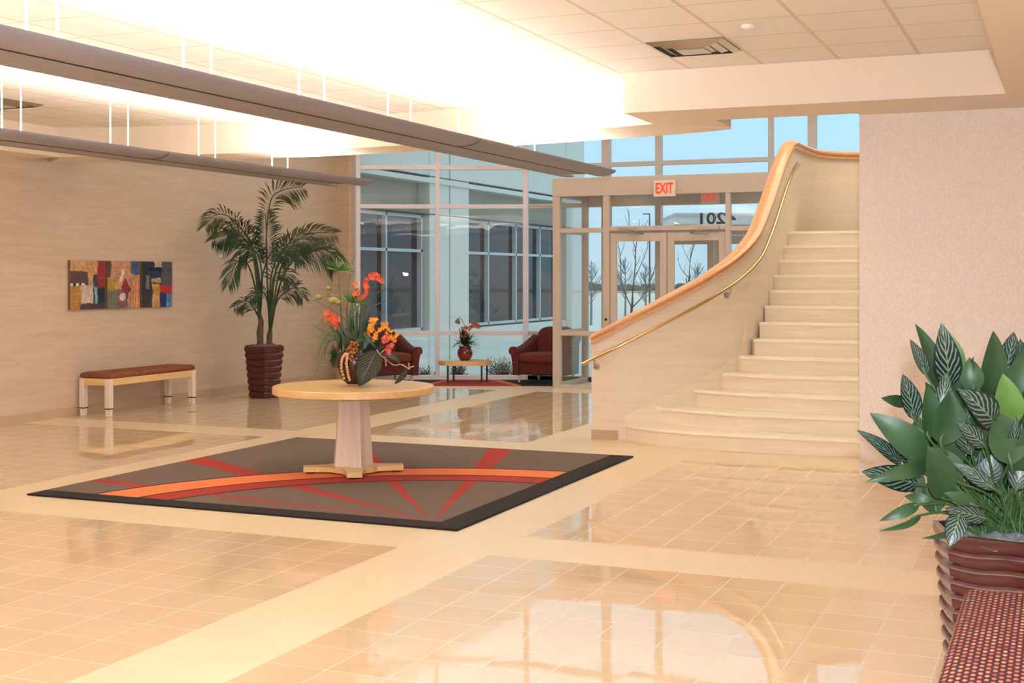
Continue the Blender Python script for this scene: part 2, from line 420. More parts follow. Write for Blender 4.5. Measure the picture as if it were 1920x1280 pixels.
# vestibule ----------------------------------------------------------
YV = 18.77; XL, XR = -7.165, -3.3
root = empty('wall_vestibule', (XL, YV, 0)); struct(root)
def vb(nm, a, b, mat=M_VEST, bev=.004, par=root, off=None):
    o = off if off is not None else Vector((XL, YV, 0))
    q = MB().box(tuple(Vector(a) - o), tuple(Vector(b) - o)).build(nm, mat, par, bevel=bev); return q
vb('header', (XL - .06, YV - .06, 2.93), (XR, YV + .06, 3.205))
vb('header', (XL - .06, YV + .06, 2.93), (XL + .06, 20.04, 3.205))
vb('roof', (XL - .05, YV - .05, 3.15), (XR, 20.04, 3.21))
vb('soffit', (XL, YV, 3.09), (XR, 20.04, 3.12), plain('vestibule_soffit', srgb(150, 150, 150), .7))
for x, ww in ((XL, .115), (-6.36, .10), (-4.497, .07), (-3.34, .08)):
    vb('post', (x - ww/2, YV - .055, 0), (x + ww/2, YV + .055, 2.93))
for (a, b, zz) in ((XL, -6.38, (.02, .84, 2.41)), (-6.36, -4.497, (2.43,)), (-4.497, XR, (.02, .84, 2.41))):
    for z in zz: vb('transom', (a, YV - .045, z - .035), (b, YV + .045, z + .035))
vb('pane', (XL, YV - .006, .05), (-6.36, YV + .006, 2.93), M_GLASS, 0)
vb('pane', (-6.36, YV - .006, 2.46), (-4.497, YV + .006, 2.93), M_GLASS, 0)
vb('pane', (-4.497, YV - .006, .05), (XR, YV + .006, 2.93), M_GLASS, 0)
# left flank of the vestibule
vb('post', (XL - .05, 20.0, 0), (XL + .05, 20.08, 2.93))
for z in (.04, .84, 2.41): vb('transom', (XL - .04, YV, z - .035), (XL + .04, 20.0, z + .035))
vb('pane', (XL - .006, YV, .05), (XL + .006, 20.04, 2.93), M_GLASS, 0)
# outer face of the vestibule
for x, ww in ((-6.82, .14), (-5.94, .10), (-4.15, .075), (-3.34, .08)): vb('post', (x - ww/2, 20.04, 0), (x + ww/2, 20.16, 3.2))
vb('header', (XL, 20.045, 2.84), (XR, 20.155, 3.19))
vb('transom', (-6.82, 20.06, 2.36), (XR, 20.14, 2.44))
vb('pane', (-6.82, 20.094, 2.40), (XR, 20.106, 2.9), M_GLASS, 0)
vb('pane', (-6.82, 20.094, .05), (-5.94, 20.106, 2.4), M_GLASS, 0)
vb('pane', (-4.15, 20.094, .05), (XR, 20.106, 2.4), M_GLASS, 0)
def door(idx, x0, x1, y, hinge, ztop=2.36):
    o = Vector((x0, y, 0)); r = empty('door_%d' % idx, o); struct(r)
    st = .105
    k = dict(par=r, off=o)
    vb('stile', (x0 + .004, y - .025, .02), (x0 + st, y + .025, ztop), **k); vb('stile', (x1 - st, y - .025, .02), (x1 - .004, y + .025, ztop), **k)
    vb('top_rail', (x0 + st, y - .024, ztop - .125), (x1 - st, y + .024, ztop), **k); vb('bottom_rail', (x0 + st, y - .024, .02), (x1 - st, y + .024, .26), **k)
    vb('pane', (x0 + st, y - .005, .24), (x1 - st, y + .005, ztop - .12), M_GLASS, 0, **k)
    return r
d1 = door(1, -6.31, -5.42, YV, 'l'); d2 = door(2, -5.415, -4.53, YV, 'r')
door(3, -5.885, -5.045, 20.1, 'l', 2.34); door(4, -5.04, -4.19, 20.1, 'r', 2.34)
for dd, xa, xb in ((d1, -6.17, -5.86), (d2, -4.62, -4.90)):
    o = dd.location; s = 1 if xb > xa else -1
    q = MB().box(tuple(Vector((min(xa, xa + s*.28), YV - .085, 2.40)) - o), tuple(Vector((max(xa, xa + s*.28), YV - .04, 2.455)) - o))
    cl = q.build('door_closer', M_STEEL, dd, bevel=.004)
    MB().tube([Vector((xa + s*.24, YV - .075, 2.40)) - o, Vector((xa + s*.42, YV - .13, 2.345)) - o, Vector((xa + s*.16, YV - .06, 2.33)) - o], .011, 6).build('closer_arm', M_STEEL, cl)
q = MB().lathe([(.001, 0), (.02, 0), (.02, .012), (.001, .014)], seg=12); lk = q.build('lock_cylinder', M_BLACK, d1)
lk.rotation_euler = (PI/2, 0, 0); lk.location = Vector((-6.36, YV - .056, 1.06)) - d1.location

# exit signs, house number ---------------------------------------------
M_SIGN = plain('sign_face', srgb(238, 224, 212), .5, 0, .01)
M_RED = plain('sign_red', srgb(232, 64, 40), .5, 0, .02, Emission_Color=srgb(255, 60, 30), Emission_Strength=.55)
def text_mesh(body, h, depth, mat, name, parent, loc, rot, mirror=False, sx=1.0):
    cu = bpy.data.curves.new('t', 'FONT'); cu.body = body; cu.size = h; cu.extrude = depth; cu.align_x = 'CENTER'; cu.align_y = 'CENTER'
    cu.offset = h*.022
    t = bpy.data.objects.new('t', cu); me = bpy.data.meshes.new_from_object(t)
    bpy.data.objects.remove(t)
    for v in me.vertices: v.co.x *= (-sx if mirror else sx)
    if mirror: me.flip_normals()
    me.materials.clear(); me.materials.append(mat)
    o = bpy.data.objects.new(name, me); COL.objects.link(o); o.location = loc; o.rotation_euler = rot
    if parent is not None: o.parent = parent
    return o
def exit_sign(x, y, z, label, sc=1.0):
    r = empty('exit_sign', (x, y, z))
    MB().box((-.165*sc, -.03, -.12*sc), (.165*sc, .03, .12*sc)).build('housing', M_SIGN, r, bevel=.006)
    text_mesh('EXIT', .215*sc, .002, M_RED, 'lettering', r, (0, -.034, -.005), (PI/2, 0, 0), sx=.62)
    tag(r, label, 'exit sign')
exit_sign(-5.43, 18.675, 3.01, 'white exit sign with red letters on the tan vestibule header')
exit_sign(-5.08, 20.01, 2.955, 'smaller exit sign seen through the transom glass, inside the vestibule', .9)
n_ = text_mesh('4201', .245, .003, plain('number_vinyl', srgb(72, 84, 92), .5, 0, .02), 'house_number', None, (-5.01, 20.088, 2.61), (PI/2, 0, 0), mirror=True, sx=1.28)
tag(n_, 'dark street number on the outer transom glass, read backwards from inside', 'number')

# staircase --------------------------------------------------------------
R_, T_, Y0 = .173, .26, 12.6
SXR = -1.0
stair = empty('staircase', (-2.4, 12.6, 0)); tag(stair, 'cream curved staircase with solid side wall, wood cap and brass handrail', 'staircase')
so = Vector(stair.location)
M_TREAD = wall_mat('tread', srgb(232, 214, 186), srgb(244, 230, 206)); M_TREAD.node_tree.nodes['Principled BSDF'].inputs['Roughness'].default_value = .22
M_NOSE = plain('nosing_stone_glint', srgb(248, 236, 214), .2, 0, .02, 3)  # lighter than the tread: flash glint on the edges put into the colour
left = {1: (-4.22, 13.03), 2: (-3.91, 13.18), 3: (-3.59, 13.41), 4: (-3.33, 13.62), 5: (-3.14, 13.72)}
nose = {1: [(-4.20, 12.99), (-4.0, 12.83), (-3.76, 12.71), (-3.38, 12.60), (-2.93, 12.58), (-2.35, 12.59), (SXR, 12.6)],
        2: [(-3.92, 13.17), (-3.5, 13.0), (-3.0, 12.86), (-2.4, 12.85), (SXR, 12.86)],
        3: [(-3.59, 13.40), (-3.3, 13.30), (-3.1, 13.22), (-2.47, 13.13), (SXR, 13.12)],
        4: [(-3.33, 13.60), (-3.1, 13.48), (-2.8, 13.40), (SXR, 13.38)],
        5: [(-3.16, 13.72), (-2.9, 13.65), (SXR, 13.64)]}
wallplan = [(-4.57, 12.98), (-4.40, 12.99), (-4.22, 13.04), (-3.92, 13.18), (-3.62, 13.38), (-3.40, 13.57), (-3.22, 13.80), (-3.12, 14.05), (-3.07, 14.4), (-3.05, 15.0), (-3.045, 15.6), (-3.04, 16.1)]
# height of the wall top, read off its lower inner edge
EDGE = [(1112, 644), (1180, 609), (1245, 575), (1315, 537.5), (1370, 502), (1400, 474), (1420.6, 447), (1441, 394), (1461, 331), (1476, 294), (1485.6, 276.6)]
def wall_z(x, y):
    d = y*CS - x*SN; u = 960 + F_PX*(x*CS + y*SN)/d
    for (u0, v0), (u1, v1) in zip(EDGE[:-1], EDGE[1:]):
        if u <= u1 or (u1, v1) == EDGE[-1]:
            v = v0 + (v1 - v0)*(u - u0)/(u1 - u0); return min(3.27, HC + (HOR - v)/F_PX*d)
wp = [Vector((p.x, p.y, wall_z(p.x, p.y))) for p in catmull([(x, y, 0) for x, y in wallplan], 6)]
for _ in range(3):
    zz = [p.z for p in wp]
    for i in range(1, len(wp)-1): wp[i].z = (zz[i-1] + 2*zz[i] + zz[i+1])/4
wp += [Vector(p) for p in catmull([(-3.04, 16.1, wp[-1].z), (-3.035, 16.7, 3.27), (-2.93, 17.2, 3.25), (-2.6, 17.53, 3.24), (-1.9, 17.66, 3.235), (SXR, 17.7, 3.235)], 5)][1:]
# normals pointing away from the steps
def offs(i, t):
    a = wp[max(0, i-1)]; b = wp[min(len(wp)-1, i+1)]; d = Vector((b.x - a.x, b.y - a.y, 0)).normalized()
    return Vector((-d.y, d.x, 0))*t
for k in range(1, 14):
    if k in nose: line = nose[k]
    else:
        line = [(-3.055, Y0 + (k-1)*T_), (SXR, Y0 + (k-1)*T_)]
    m = MB(); yb = (Y0 + k*T_ + .9) if k < 13 else 17.68
    lx = line[0][0]
    back = [(SXR, yb)]
    for x, y in reversed(wallplan):            # follow the side wall on the left
        if y < yb and y > line[0][1] + .02: back.append((x + .01, y))
    poly = [(x, y) for x, y in line] + back
    z1 = k*R_; z0 = max(0, z1 - R_)
    m.prism([(x, y + .03) for x, y in poly[:len(line)]] + back, z0, z1 - .03)
    m2 = MB().prism(poly, z1 - .03, z1)
    m.v = [p - so for p in m.v]; m2.v = [p - so for p in m2.v]
    st_ = m.build('step', M_TREAD, stair)
    m2.build('nosing', M_NOSE, st_, bevel=.008, seg=3)
# side wall
m = MB(); inner = []; outer = []
for i, p in enumerate(wp):
    inner.append(p); o = p + offs(i, .085); outer.append(Vector((o.x, o.y, p.z)))
rings = []
for a, b in zip(inner, outer):
    rings.append([Vector((a.x, a.y, 0)) - so, Vector((a.x, a.y, a.z)) - so, Vector((b.x, b.y, b.z)) - so, Vector((b.x, b.y, 0)) - so])
m.loft(rings, smooth=False)
sw = m.build('side_wall', M_STAIRW, stair)
for p in sw.data.polygons: p.use_smooth = True
sw.modifiers.new('es', 'EDGE_SPLIT').split_angle = math.radians(35)
# base tile at the end of the wall
m = MB(); rg = []
for i in range(0, 11):
    p = wp[i]; o = offs(i, -.012)
    rg.append([Vector((p.x + o.x, p.y + o.y, 0)) - so, Vector((p.x + o.x, p.y + o.y, .10)) - so, Vector((p.x, p.y, .10)) - so, Vector((p.x, p.y, 0)) - so])
m.loft(rg, smooth=False); m.build('base_tile', MATS['base_tile'], stair)
# skirt along the steps
m = MB(); rg = []
for i, p in enumerate(wp):
    if p.y > 14.0: break
    if p.x < -4.23: continue
    # height of the flight next to this point
    if p.x < -3.1 and p.y < 13.9:
        ks = [(left[k][0], k) for k in left]; kk = 5
        for q in range(1, 5):
            if left[q][0] <= p.x <= left[q+1][0]: kk = q + (p.x - left[q][0])/(left[q+1][0] - left[q][0])
        if p.x < left[1][0]: kk = 1
    else: kk = 1 + (p.y - Y0)/T_
    h = kk*R_ + .085
    o = offs(i, -.010)
    rg.append([Vector((p.x + o.x, p.y + o.y, 0)) - so, Vector((p.x + o.x, p.y + o.y, h)) - so, Vector((p.x, p.y, h)) - so, Vector((p.x, p.y, 0)) - so])
m.loft(rg, smooth=False); m.build('skirt', M_TREAD, stair)
# wood cap: moulded profile swept along the top
prof = [(-.035, 0.0), (-.042, .012), (-.042, .03), (-.025, .036), (-.025, .048), (-.048, .056), (-.055, .075), (-.04, .095), (.0, .108), (.04, .110), (.075, .106), (.10, .095), (.112, .075), (.108, .056), (.095, .048), (.095, 0.0)]
rg = []
for i, p in enumerate(wp):
    n_o = offs(i, 1)
    sl = 0.0
    rg.append([Vector((p.x + n_o.x*a, p.y + n_o.y*a, p.z + z)) - so for a, z in prof])
m = MB(); m.loft(rg); cp = m.build('wood_cap', M_CAP, stair); cp.modifiers.new('es', 'EDGE_SPLIT').split_angle = math.radians(50)
# brass handrail on brackets
hr = []
for i, p in enumerate(wp):
    if p.y > 16.05: break
    o = offs(i, -.075); hr.append(Vector((p.x + o.x, p.y + o.y, p.z - .165)) - so)
first = hr[0] + (hr[0] - hr[1]).normalized()*.09
hr = [first] + hr
MB().tube(hr, .019, 10).build('handrail', M_BRASS, stair)
for i in (3, 34, 66):
    if i < len(hr):
        p = wp[i-1]; a = hr[i]; o = offs(i-1, 1)
        m = MB(); base = Vector((p.x, p.y, p.z - .26)) - so
        m.tube([a, a - Vector((0, 0, .06)), base - o*.03, base], .008, 8)
        m.tube([base - o*.014, base], .032, 16); m.build('bracket', M_STEEL, stair)
# ================================================================== PENDANT UPLIGHTS
M_TUBE = plain('lamp_tube', (1, .93, .8, 1), .5, 0, 0, Emission_Color=(1, .9, .72, 1), Emission_Strength=6)
def pendant(xc, yend, ylast, sp, n, z, label, seams):
    r = empty('pendant_light', (xc, yend, z)); tag(r, label, 'pendant light', 'suspended linear uplights')
    L = yend + 2.0
    half = .35
    wing = [(-half, .055), (-half + .012, .038), (-half + .05, .018), (-half + .10, .006), (-half + .16, .0), (-half + .20, .0), (-half + .225, .005), (-half + .228, .012)]
    def sheet(pr, nm, y0, y1, par):
        up = [(x, zz + .006) for x, zz in pr]
        m = MB()
        ring = pr + up[::-1]
        m.loft([[(x, y0, zz) for x, zz in ring], [(x, y1, zz) for x, zz in ring]])
        q = m.build(nm, M_FIX, par); q.modifiers.new('es', 'EDGE_SPLIT').split_angle = math.radians(40); return q
    R = [(-x, zz) for x, zz in wing][::-1]
    w1 = sheet(wing, 'wing', -L, -.0, r); w2 = sheet(R, 'wing', -L, -.0, r)
    ch_ = sheet([(-.125, .006), (-.10, .002), (.10, .002), (.125, .006)], 'lower_channel', -L, -.35, r)
    MB().tube([(.124, -L, .001), (.124, -.36, .001)], .0035, 6).build('gap_shade', M_DARKM, ch_)  # dark tube standing in for the shadow in the gap beside the wing
    for s_ in seams:
        MB().tube([(x + .0, -s_, zz - .002) for x, zz in R], .003, 6).build('seam', M_DARKM, w2)
    MB().box((-.10, -L, .015), (.10, -.5, .03)).build('lamp_tray', M_WHITE, r)
    MB().tube([(0, -L + .1, .055), (0, -.6, .055)], .013, 8).build('lamp_tube', M_TUBE, r)
    for i in range(n):
        y = ylast - i*sp - yend
        for dx in (-.10, .10):
            MB().tube([(dx, y, .02), (dx, y, CZ - z)], .0065, 8).build('suspension_cable', M_CABLE, r)
pendant(-4.72, 13.2, 11.5, 1.276, 7, 2.775, 'nearer of the two long suspended uplights, passing above the round table', (3.5, 8.9))
pendant(-7.78, 13.45, 12.0, 1.30, 7, 2.775, 'farther suspended uplight, the shorter looking one beside the left wall', (3.8, 9.0))

# ================================================================== CEILING FITTINGS
def diffuser(x, y, label, s=.29):
    r = empty('ceiling_vent', (x, y, CZ)); tag(r, label, 'vent')
    for k, (a, dz) in enumerate(((s, .0), (s*.74, .012), (s*.48, .02))):
        b = a - .045; m = MB()
        for q in range(4):
            c0, s0 = math.cos(q*PI/2), math.sin(q*PI/2)
            P4 = [(-a, -a, -.004 - dz), (a, -a, -.004 - dz), (b, -b, -.03 - dz*.6), (-b, -b, -.03 - dz*.6)]
            m.add([(x_*c0 - y_*s0, x_*s0 + y_*c0, z_ + .028) if False else (x_*c0 - y_*s0, x_*s0 + y_*c0, z_) for x_, y_, z_ in P4], [(0, 1, 2, 3)])
        m.build('louver_ring', M_STEEL, r)
    MB().box((-.11, -.11, -.045), (.11, .11, -.03)).build('centre_plate', M_STEEL, r, bevel=.003)
    MB().box((-s, -s, -.006), (s, s, -.001)).build('backing', plain('vent_dark', srgb(120, 116, 108), .7), r)
diffuser(-2.56, 9.58, 'square silver ceiling vent in the tile ceiling before the stairs')
diffuser(-9.75, 10.0, 'square ceiling vent near the left wall, half out of frame')
r = MB().lathe([(.045, 0), (.05, -.01), (.03, -.026), (.001, -.03)], seg=20).build('sprinkler_cap', M_WHITE); r.location = (-2.0, 8.923, CZ)
tag(r, 'small white round sprinkler cover on the ceiling right of the silver vent', 'sprinkler')

# ================================================================== WALL ITEMS
def painting(y0, y1, z0, z1, fn, label, seed):
    r = empty('painting', (XW + .002, (y0+y1)/2, (z0+z1)/2)); tag(r, label, 'painting', 'three canvases in a row')
    hw, hh, t = (y1-y0)/2, (z1-z0)/2, .035
    MB().box((0, -hw, -hh), (t, hw, hh)).build('canvas', plain('canvas_edge_%d' % seed, srgb(120, 92, 70), .8), r, bevel=.003)
    nx, ny = 72, 72; rnd = random.Random(seed)
    vs = []; fs = []
    for j in range(ny+1):
        for i in range(nx+1): vs.append((t + .0015, -hw + 2*hw*i/nx, hh - 2*hh*j/ny))
    for j in range(ny):
        for i in range(nx): a = j*(nx+1) + i; fs.append((a, a+nx+1, a+nx+2, a+1))
    me = bpy.data.meshes.new('painted_face'); me.from_pydata(vs, [], fs)
    ca = me.color_attributes.new('paint', 'FLOAT_COLOR', 'POINT')
    for k, v in enumerate(vs):
        u_ = (k % (nx+1))/nx; v_ = (k//(nx+1))/ny
        n1 = noise.noise(Vector((u_*5 + seed*7, v_*7, seed))); n2 = noise.noise(Vector((u_*40, v_*9, seed*3)))
        c = fn(u_ + n1*.03, v_ + n1*.03, n1, n2)
        n3 = noise.noise(Vector((u_*14, v_*30, seed*5))); f = .92 + .4*n2 + .35*n1 + .3*n3
        ca.data[k].color = tuple(max(0, min(1, x*f)) for x in srgb(*c)[:3]) + (1,)
    g = NG('paint_%d' % seed); at_ = g.node('ShaderNodeAttribute', attribute_name='paint')
    me.materials.append(g.done(at_.outputs['Color'], .35, 0))
    o = bpy.data.objects.new('painted_face', me); COL.objects.link(o); o.parent = r
def f1(u, v, a, b):
    c = (196, 146, 92)
    if v < .25: c = (200, 150, 98)
    if .22 < v < .47 and u < .5: c = (92, 58, 56)
    if .47 < v < .52 and u < .55: c = (40, 26, 24) if int(u*12) % 2 else (220, 205, 190)
    if v > .52: c = (176, 128, 58) if u < .3 else (188, 160, 136)
    if v > .3 and .3 < u - (v-.9)*-.25 < .62 and v > .5: c = (205, 185, 165)
    if .66 < u < .8 and .28 < v: c = (48, 56, 58)
    if .7 < u < .8 and .55 < v < .9: c = (140, 170, 180)
    if u > .78: c = (150, 32, 32) if v < .56 else (16, 24, 40)
    if v > .88 and u > .28: c = (70, 48, 50)
    return c
def f2(u, v, a, b):
    c = (190, 140, 104)
    if u < .1 and v < .35: c = (96, 60, 58)
    if u < .25 and .38 < v < .62: c = (160, 136, 40)
    if v > .62 and u < .28: c = (112, 112, 92)
    if v > .6 and .28 < u < .62: c = (128, 92, 88)
    if u > .66 and v > .45: c = (176, 112, 68) if int(u*22) % 2 else (200, 150, 108)
    if u > .72 and v < .28: c = (70, 84, 120)
    if abs(u - .55)/.13 + abs(v - .55)/.2 < 1: c = (140, 24, 36)
    if abs((u - .46) - (.3 - v)*.4) < .04 and .18 < v < .45: c = (220, 200, 182)
    if abs((u - .66) - (.62 - v)*.5) < .02 and .55 < v < .82: c = (60, 24, 26)
    if math.hypot(u - .47, v - .76) < .09: c = (200, 188, 180)
    return c
def f3(u, v, a, b):
    c = (38, 44, 62)
    if u > .64 and v < .52: c = (84, 82, 80)
    if .4 < u < .64 and v < .12: c = (196, 176, 150)
    if .25 < u < .64 and .14 < v < .22: c = (14, 14, 22)
    if .3 < u < .62 and .36 < v < .46: c = (176, 160, 124)
    if .14 < u < .24 and .3 < v < .6: c = (128, 112, 92)
    if v > .68 and u < .34: c = (62, 42, 44)
    if .34 < u < .58: 
        if .5 < v < .72: c = (200, 150, 40)
        elif v >= .72: c = (196, 150, 92)
    if u > .58 and .52 < v < .69: c = (184, 32, 36)
    if u > .58 and v >= .69: c = (22, 42, 108) if u < .8 else (96, 134, 176)
    return c
painting(12.59, 13.215, 1.30, 1.907, f1, 'leftmost abstract canvas, ochre and plum with a red strip', 1)
painting(13.262, 13.885, 1.30, 1.907, f2, 'middle abstract canvas, tan with a crimson diamond and blue corner', 2)
painting(13.935, 14.57, 1.30, 1.907, f3, 'rightmost abstract canvas, dark blue with yellow, red and blue blocks', 3)
r = empty('wall_switch', (XW, 15.72, 2.04)); tag(r, 'small white plate on the left wall behind the palm', 'switch plate')
MB().box((0, -.04, -.06), (.008, .04, .06)).build('plate', M_WHITE, r, bevel=.003); MB().box((.008, -.012, -.022), (.014, .012, .022)).build('sensor', M_SIGN, r, bevel=.002)

# ================================================================== BENCHES
M_SEATL = woven('rust_weave', srgb(104, 48, 32), srgb(140, 76, 52), srgb(158, 92, 62), 240, 200)
def weave_r():
    g = NG('maroon_weave'); o = g.sep(g.obj())
    kx, ky = 15/.16, 15/.16
    sx_ = g.math('MULTIPLY', o[0], 50.0); sy_ = g.math('MULTIPLY', o[1], 24.0)
    row = g.math('FLOOR', sx_); yy = g.math('ADD', sy_, g.math('MULTIPLY', g.math('MODULO', row, 2.0), .5))
    fx = g.math('ABSOLUTE', g.math('SUBTRACT', g.math('FRACT', sx_), .5)); fy = g.math('ABSOLUTE', g.math('SUBTRACT', g.math('FRACT', yy), .5))
    d = g.math('ADD', g.math('POWER', g.math('MULTIPLY', fx, 2.3), 2), g.math('POWER', g.math('MULTIPLY', fy, 2.6), 2))
    m = g.math('LESS_THAN', d, .62)
    cell = g.white(g.comb(row, g.math('FLOOR', yy), 0))
    c2 = g.ramp(cell[0], [(.0, srgb(206, 134, 106)), (.45, srgb(186, 98, 88)), (.75, srgb(212, 166, 118)), (1, srgb(150, 66, 74))])
    g.bump(g.math('SUBTRACT', 1.0, d, clamp=True), .5, .003)
    return g.done(g.mix(m, srgb(78, 32, 44), c2), .85, 0)
M_SEATR = weave_r()
def bench(x0, x1, y0, y1, zt, fab, label, rot=0):
    cx, cy = (x0+x1)/2, (y0+y1)/2; r = empty('bench', (cx, cy, 0), rot); tag(r, label, 'bench')
    a, b = (x1-x0)/2, (y1-y0)/2; lw = .074; zf = zt - .075
    for sx in (-1, 1):
        for sy in (-1, 1):
            px, py = sx*(a - lw/2), sy*(b - lw/2)
            m = MB(); m.box((px - lw/2, py - lw/2, .075), (px + lw/2, py + lw/2, zf)).box((px - lw*.42, py - lw*.42, 0), (px + lw*.42, py + lw*.42, .075))
            lg = m.build('leg', M_MAPLEV, r, bevel=.004)
            MB().box((px - lw*.54, py - lw*.54, .088), (px + lw*.54, py + lw*.54, .102)).build('band', M_BLACK, lg, bevel=.003)
    m = MB(); e = .008
    m.box((-a + e, -b + lw, zf - .085), (-a + .035, b - lw, zf)).box((a - .035, -b + lw, zf - .085), (a - e, b - lw, zf))
    m.box((-a + lw, -b + e, zf - .085), (a - lw, -b + .035, zf)).box((-a + lw, b - .035, zf - .085), (a - lw, b - e, zf)).box((-a + .03, -b + .03, zf - .02), (a - .03, b - .03, zf))
    m.build('apron', M_MAPLE, r, bevel=.003)
    rings = []
    for dz, ins in ((0, .02), (.012, .0), (.045, .002), (.062, .014), (.072, .04), (.078, .09), (.08, .16)):
        rings.append([Vector((sx_*(a - ins - .004) , sy_*(b - ins - .004), zf + dz)) for sx_, sy_ in ((-1, -1), (1, -1), (1, 1), (-1, 1))])
    m = MB(); m.loft(rings); m.build('cushion', fab, r, bevel=.012)
bench(-11.155, -10.69, 12.735, 14.46, .535, M_SEATL, 'maple bench with rust woven cushion under the three canvases')
bench(-.36, .12, 3.2, 5.36, .51, M_SEATR, 'bench with maroon and coral woven seat in the lower right corner')

# ================================================================== RUGS
def rug_mat():
    g = NG('rug_pattern'); o = g.sep(g.pos()); x, y = o[0], o[1]
    fx, fy = -4.03, 8.12
    dx = g.math('SUBTRACT', x, fx); dy = g.math('SUBTRACT', y, fy)
    ang = g.math('MULTIPLY', g.math('ARCTAN2', dy, dx), 180/PI)
    col = g.mix(g.noise(g.pos(), 220, 2), srgb(92, 76, 66), srgb(116, 98, 86))
    RED = g.mix(g.noise(g.pos(), 160, 2), srgb(148, 36, 26), srgb(172, 50, 36))
    ORG = g.mix(g.noise(g.pos(), 160, 2), srgb(218, 112, 58), srgb(236, 132, 76))
    BLK = srgb(20, 14, 16)
    for c0, hw in ((150.6, 2.0), (126.8, 1.5), (106.2, 1.8), (170.6, 1.1)):
        m = g.math('LESS_THAN', g.math('ABSOLUTE', g.math('SUBTRACT', ang, c0)), hw); col = g.mix(m, col, RED)
    rr = g.math('SQRT', g.math('ADD', g.math('POWER', g.math('SUBTRACT', x, -3.87), 2), g.math('POWER', g.math('SUBTRACT', y, 7.5), 2)))
    def band(lo, hi, c):
        nonlocal col
        m = g.math('MULTIPLY', g.math('GREATER_THAN', rr, lo), g.math('LESS_THAN', rr, hi)); col = g.mix(m, col, c)
    band(2.44, 3.17, BLK); band(2.475, 2.73, RED); band(2.765, 3.135, ORG)
    brd = g.math('MAXIMUM', g.math('LESS_THAN', y, 8.13), g.math('GREATER_THAN', x, -3.965)); col = g.mix(brd, col, BLK)
    g.bump(g.noise(g.pos(), 300, 2), .3, .003)
    return g.done(col, .95, 0)
o = MB().box((-7.46, 7.93, 0), (-3.745, 11.83, .014)).build('area_rug', rug_mat(), bevel=.004)
tag(o, 'large taupe rug with orange and red arc under the round table', 'rug')
def rug2_mat():
    g = NG('seating_rug_pattern'); o = g.sep(g.obj()); x, y = o[0], o[1]
    RED = g.mix(g.noise(g.pos(), 120, 2), srgb(150, 40, 30), srgb(172, 52, 40)); BLK = srgb(30, 22, 26)
    a = g.math('SUBTRACT', g.math('ABSOLUTE', x), g.math('MULTIPLY', g.math('SUBTRACT', 0.55, y), .32))
    col = g.mix(g.math('GREATER_THAN', a, .28), RED, srgb(206, 110, 70)); col = g.mix(g.math('GREATER_THAN', a, .42), col, BLK)
    return g.done(col, .95, 0)
c = flat(884, 21.0); o = MB().box((-1.75, -.62, 0), (1.36, .50, .012)).build('seating_rug', rug2_mat(), bevel=.004)
o.location = c; o.rotation_euler = (0, 0, YAW); tag(o, 'black and red rug under the armchairs and low table by the windows', 'rug')

# ================================================================== ROUND TABLE
TC = (-5.68, 9.92)
r = empty('round_table', (TC[0], TC[1], .014)); tag(r, 'round maple pedestal table standing on the big patterned rug', 'table')
tt = MB().lathe([(.001, .684), (.690, .684), (.698, .690), (.698, .742), (.693, .748), (.001, .748)], seg=96).build('table_top', M_MAPLE, r); tt.modifiers.new('es', 'EDGE_SPLIT').split_angle = math.radians(35)
MB().lathe([(.001, .664), (.42, .664), (.45, .668), (.45, .684), (.001, .684)], seg=64).build('sub_top', M_MAPLE, r)
a0 = YAW + math.radians(-70)
# pedestal: fluted column with four faces and a re-entrant seam, tapered
rings = []
for z, sc in ((.055, 1.0), (.664, .78)):
    pr = []
    for q in range(4):
        a = YAW + math.radians(-113 + 90*q); ca, sa = math.cos(a), math.sin(a)
        for px, py in ((.135, -.105), (.118, -.012), (.118, .012), (.135, .105), (.105, .128)):
            pr.append(Vector(((px*ca - py*sa)*sc, (px*sa + py*ca)*sc, z)))
    rings.append(pr)
MB().loft(rings, smooth=False).build('column', M_MAPLEV, r, bevel=.003)
m = MB(); poly = []
for q in range(4):
    a = YAW + math.radians(-82 + 90*q); ca, sa = math.cos(a), math.sin(a)
    for px, py in ((.20, -.10), (.30, -.072), (.43, -.066), (.43, .066), (.30, .072), (.20, .10), (.158, .158)):
        poly.append((px*ca - py*sa, px*sa + py*ca))
m.prism(poly, .014, .058); bs = m.build('base', M_MAPLE, r, bevel=.004)
for q in range(4):
    a = YAW + math.radians(-82 + 90*q); ca, sa = math.cos(a), math.sin(a)
    MB().lathe([(.001, 0), (.042, 0), (.042, .014), (.001, .014)], (ca*.37, sa*.37, 0), 16).build('foot_pad', M_BLACK, bs)

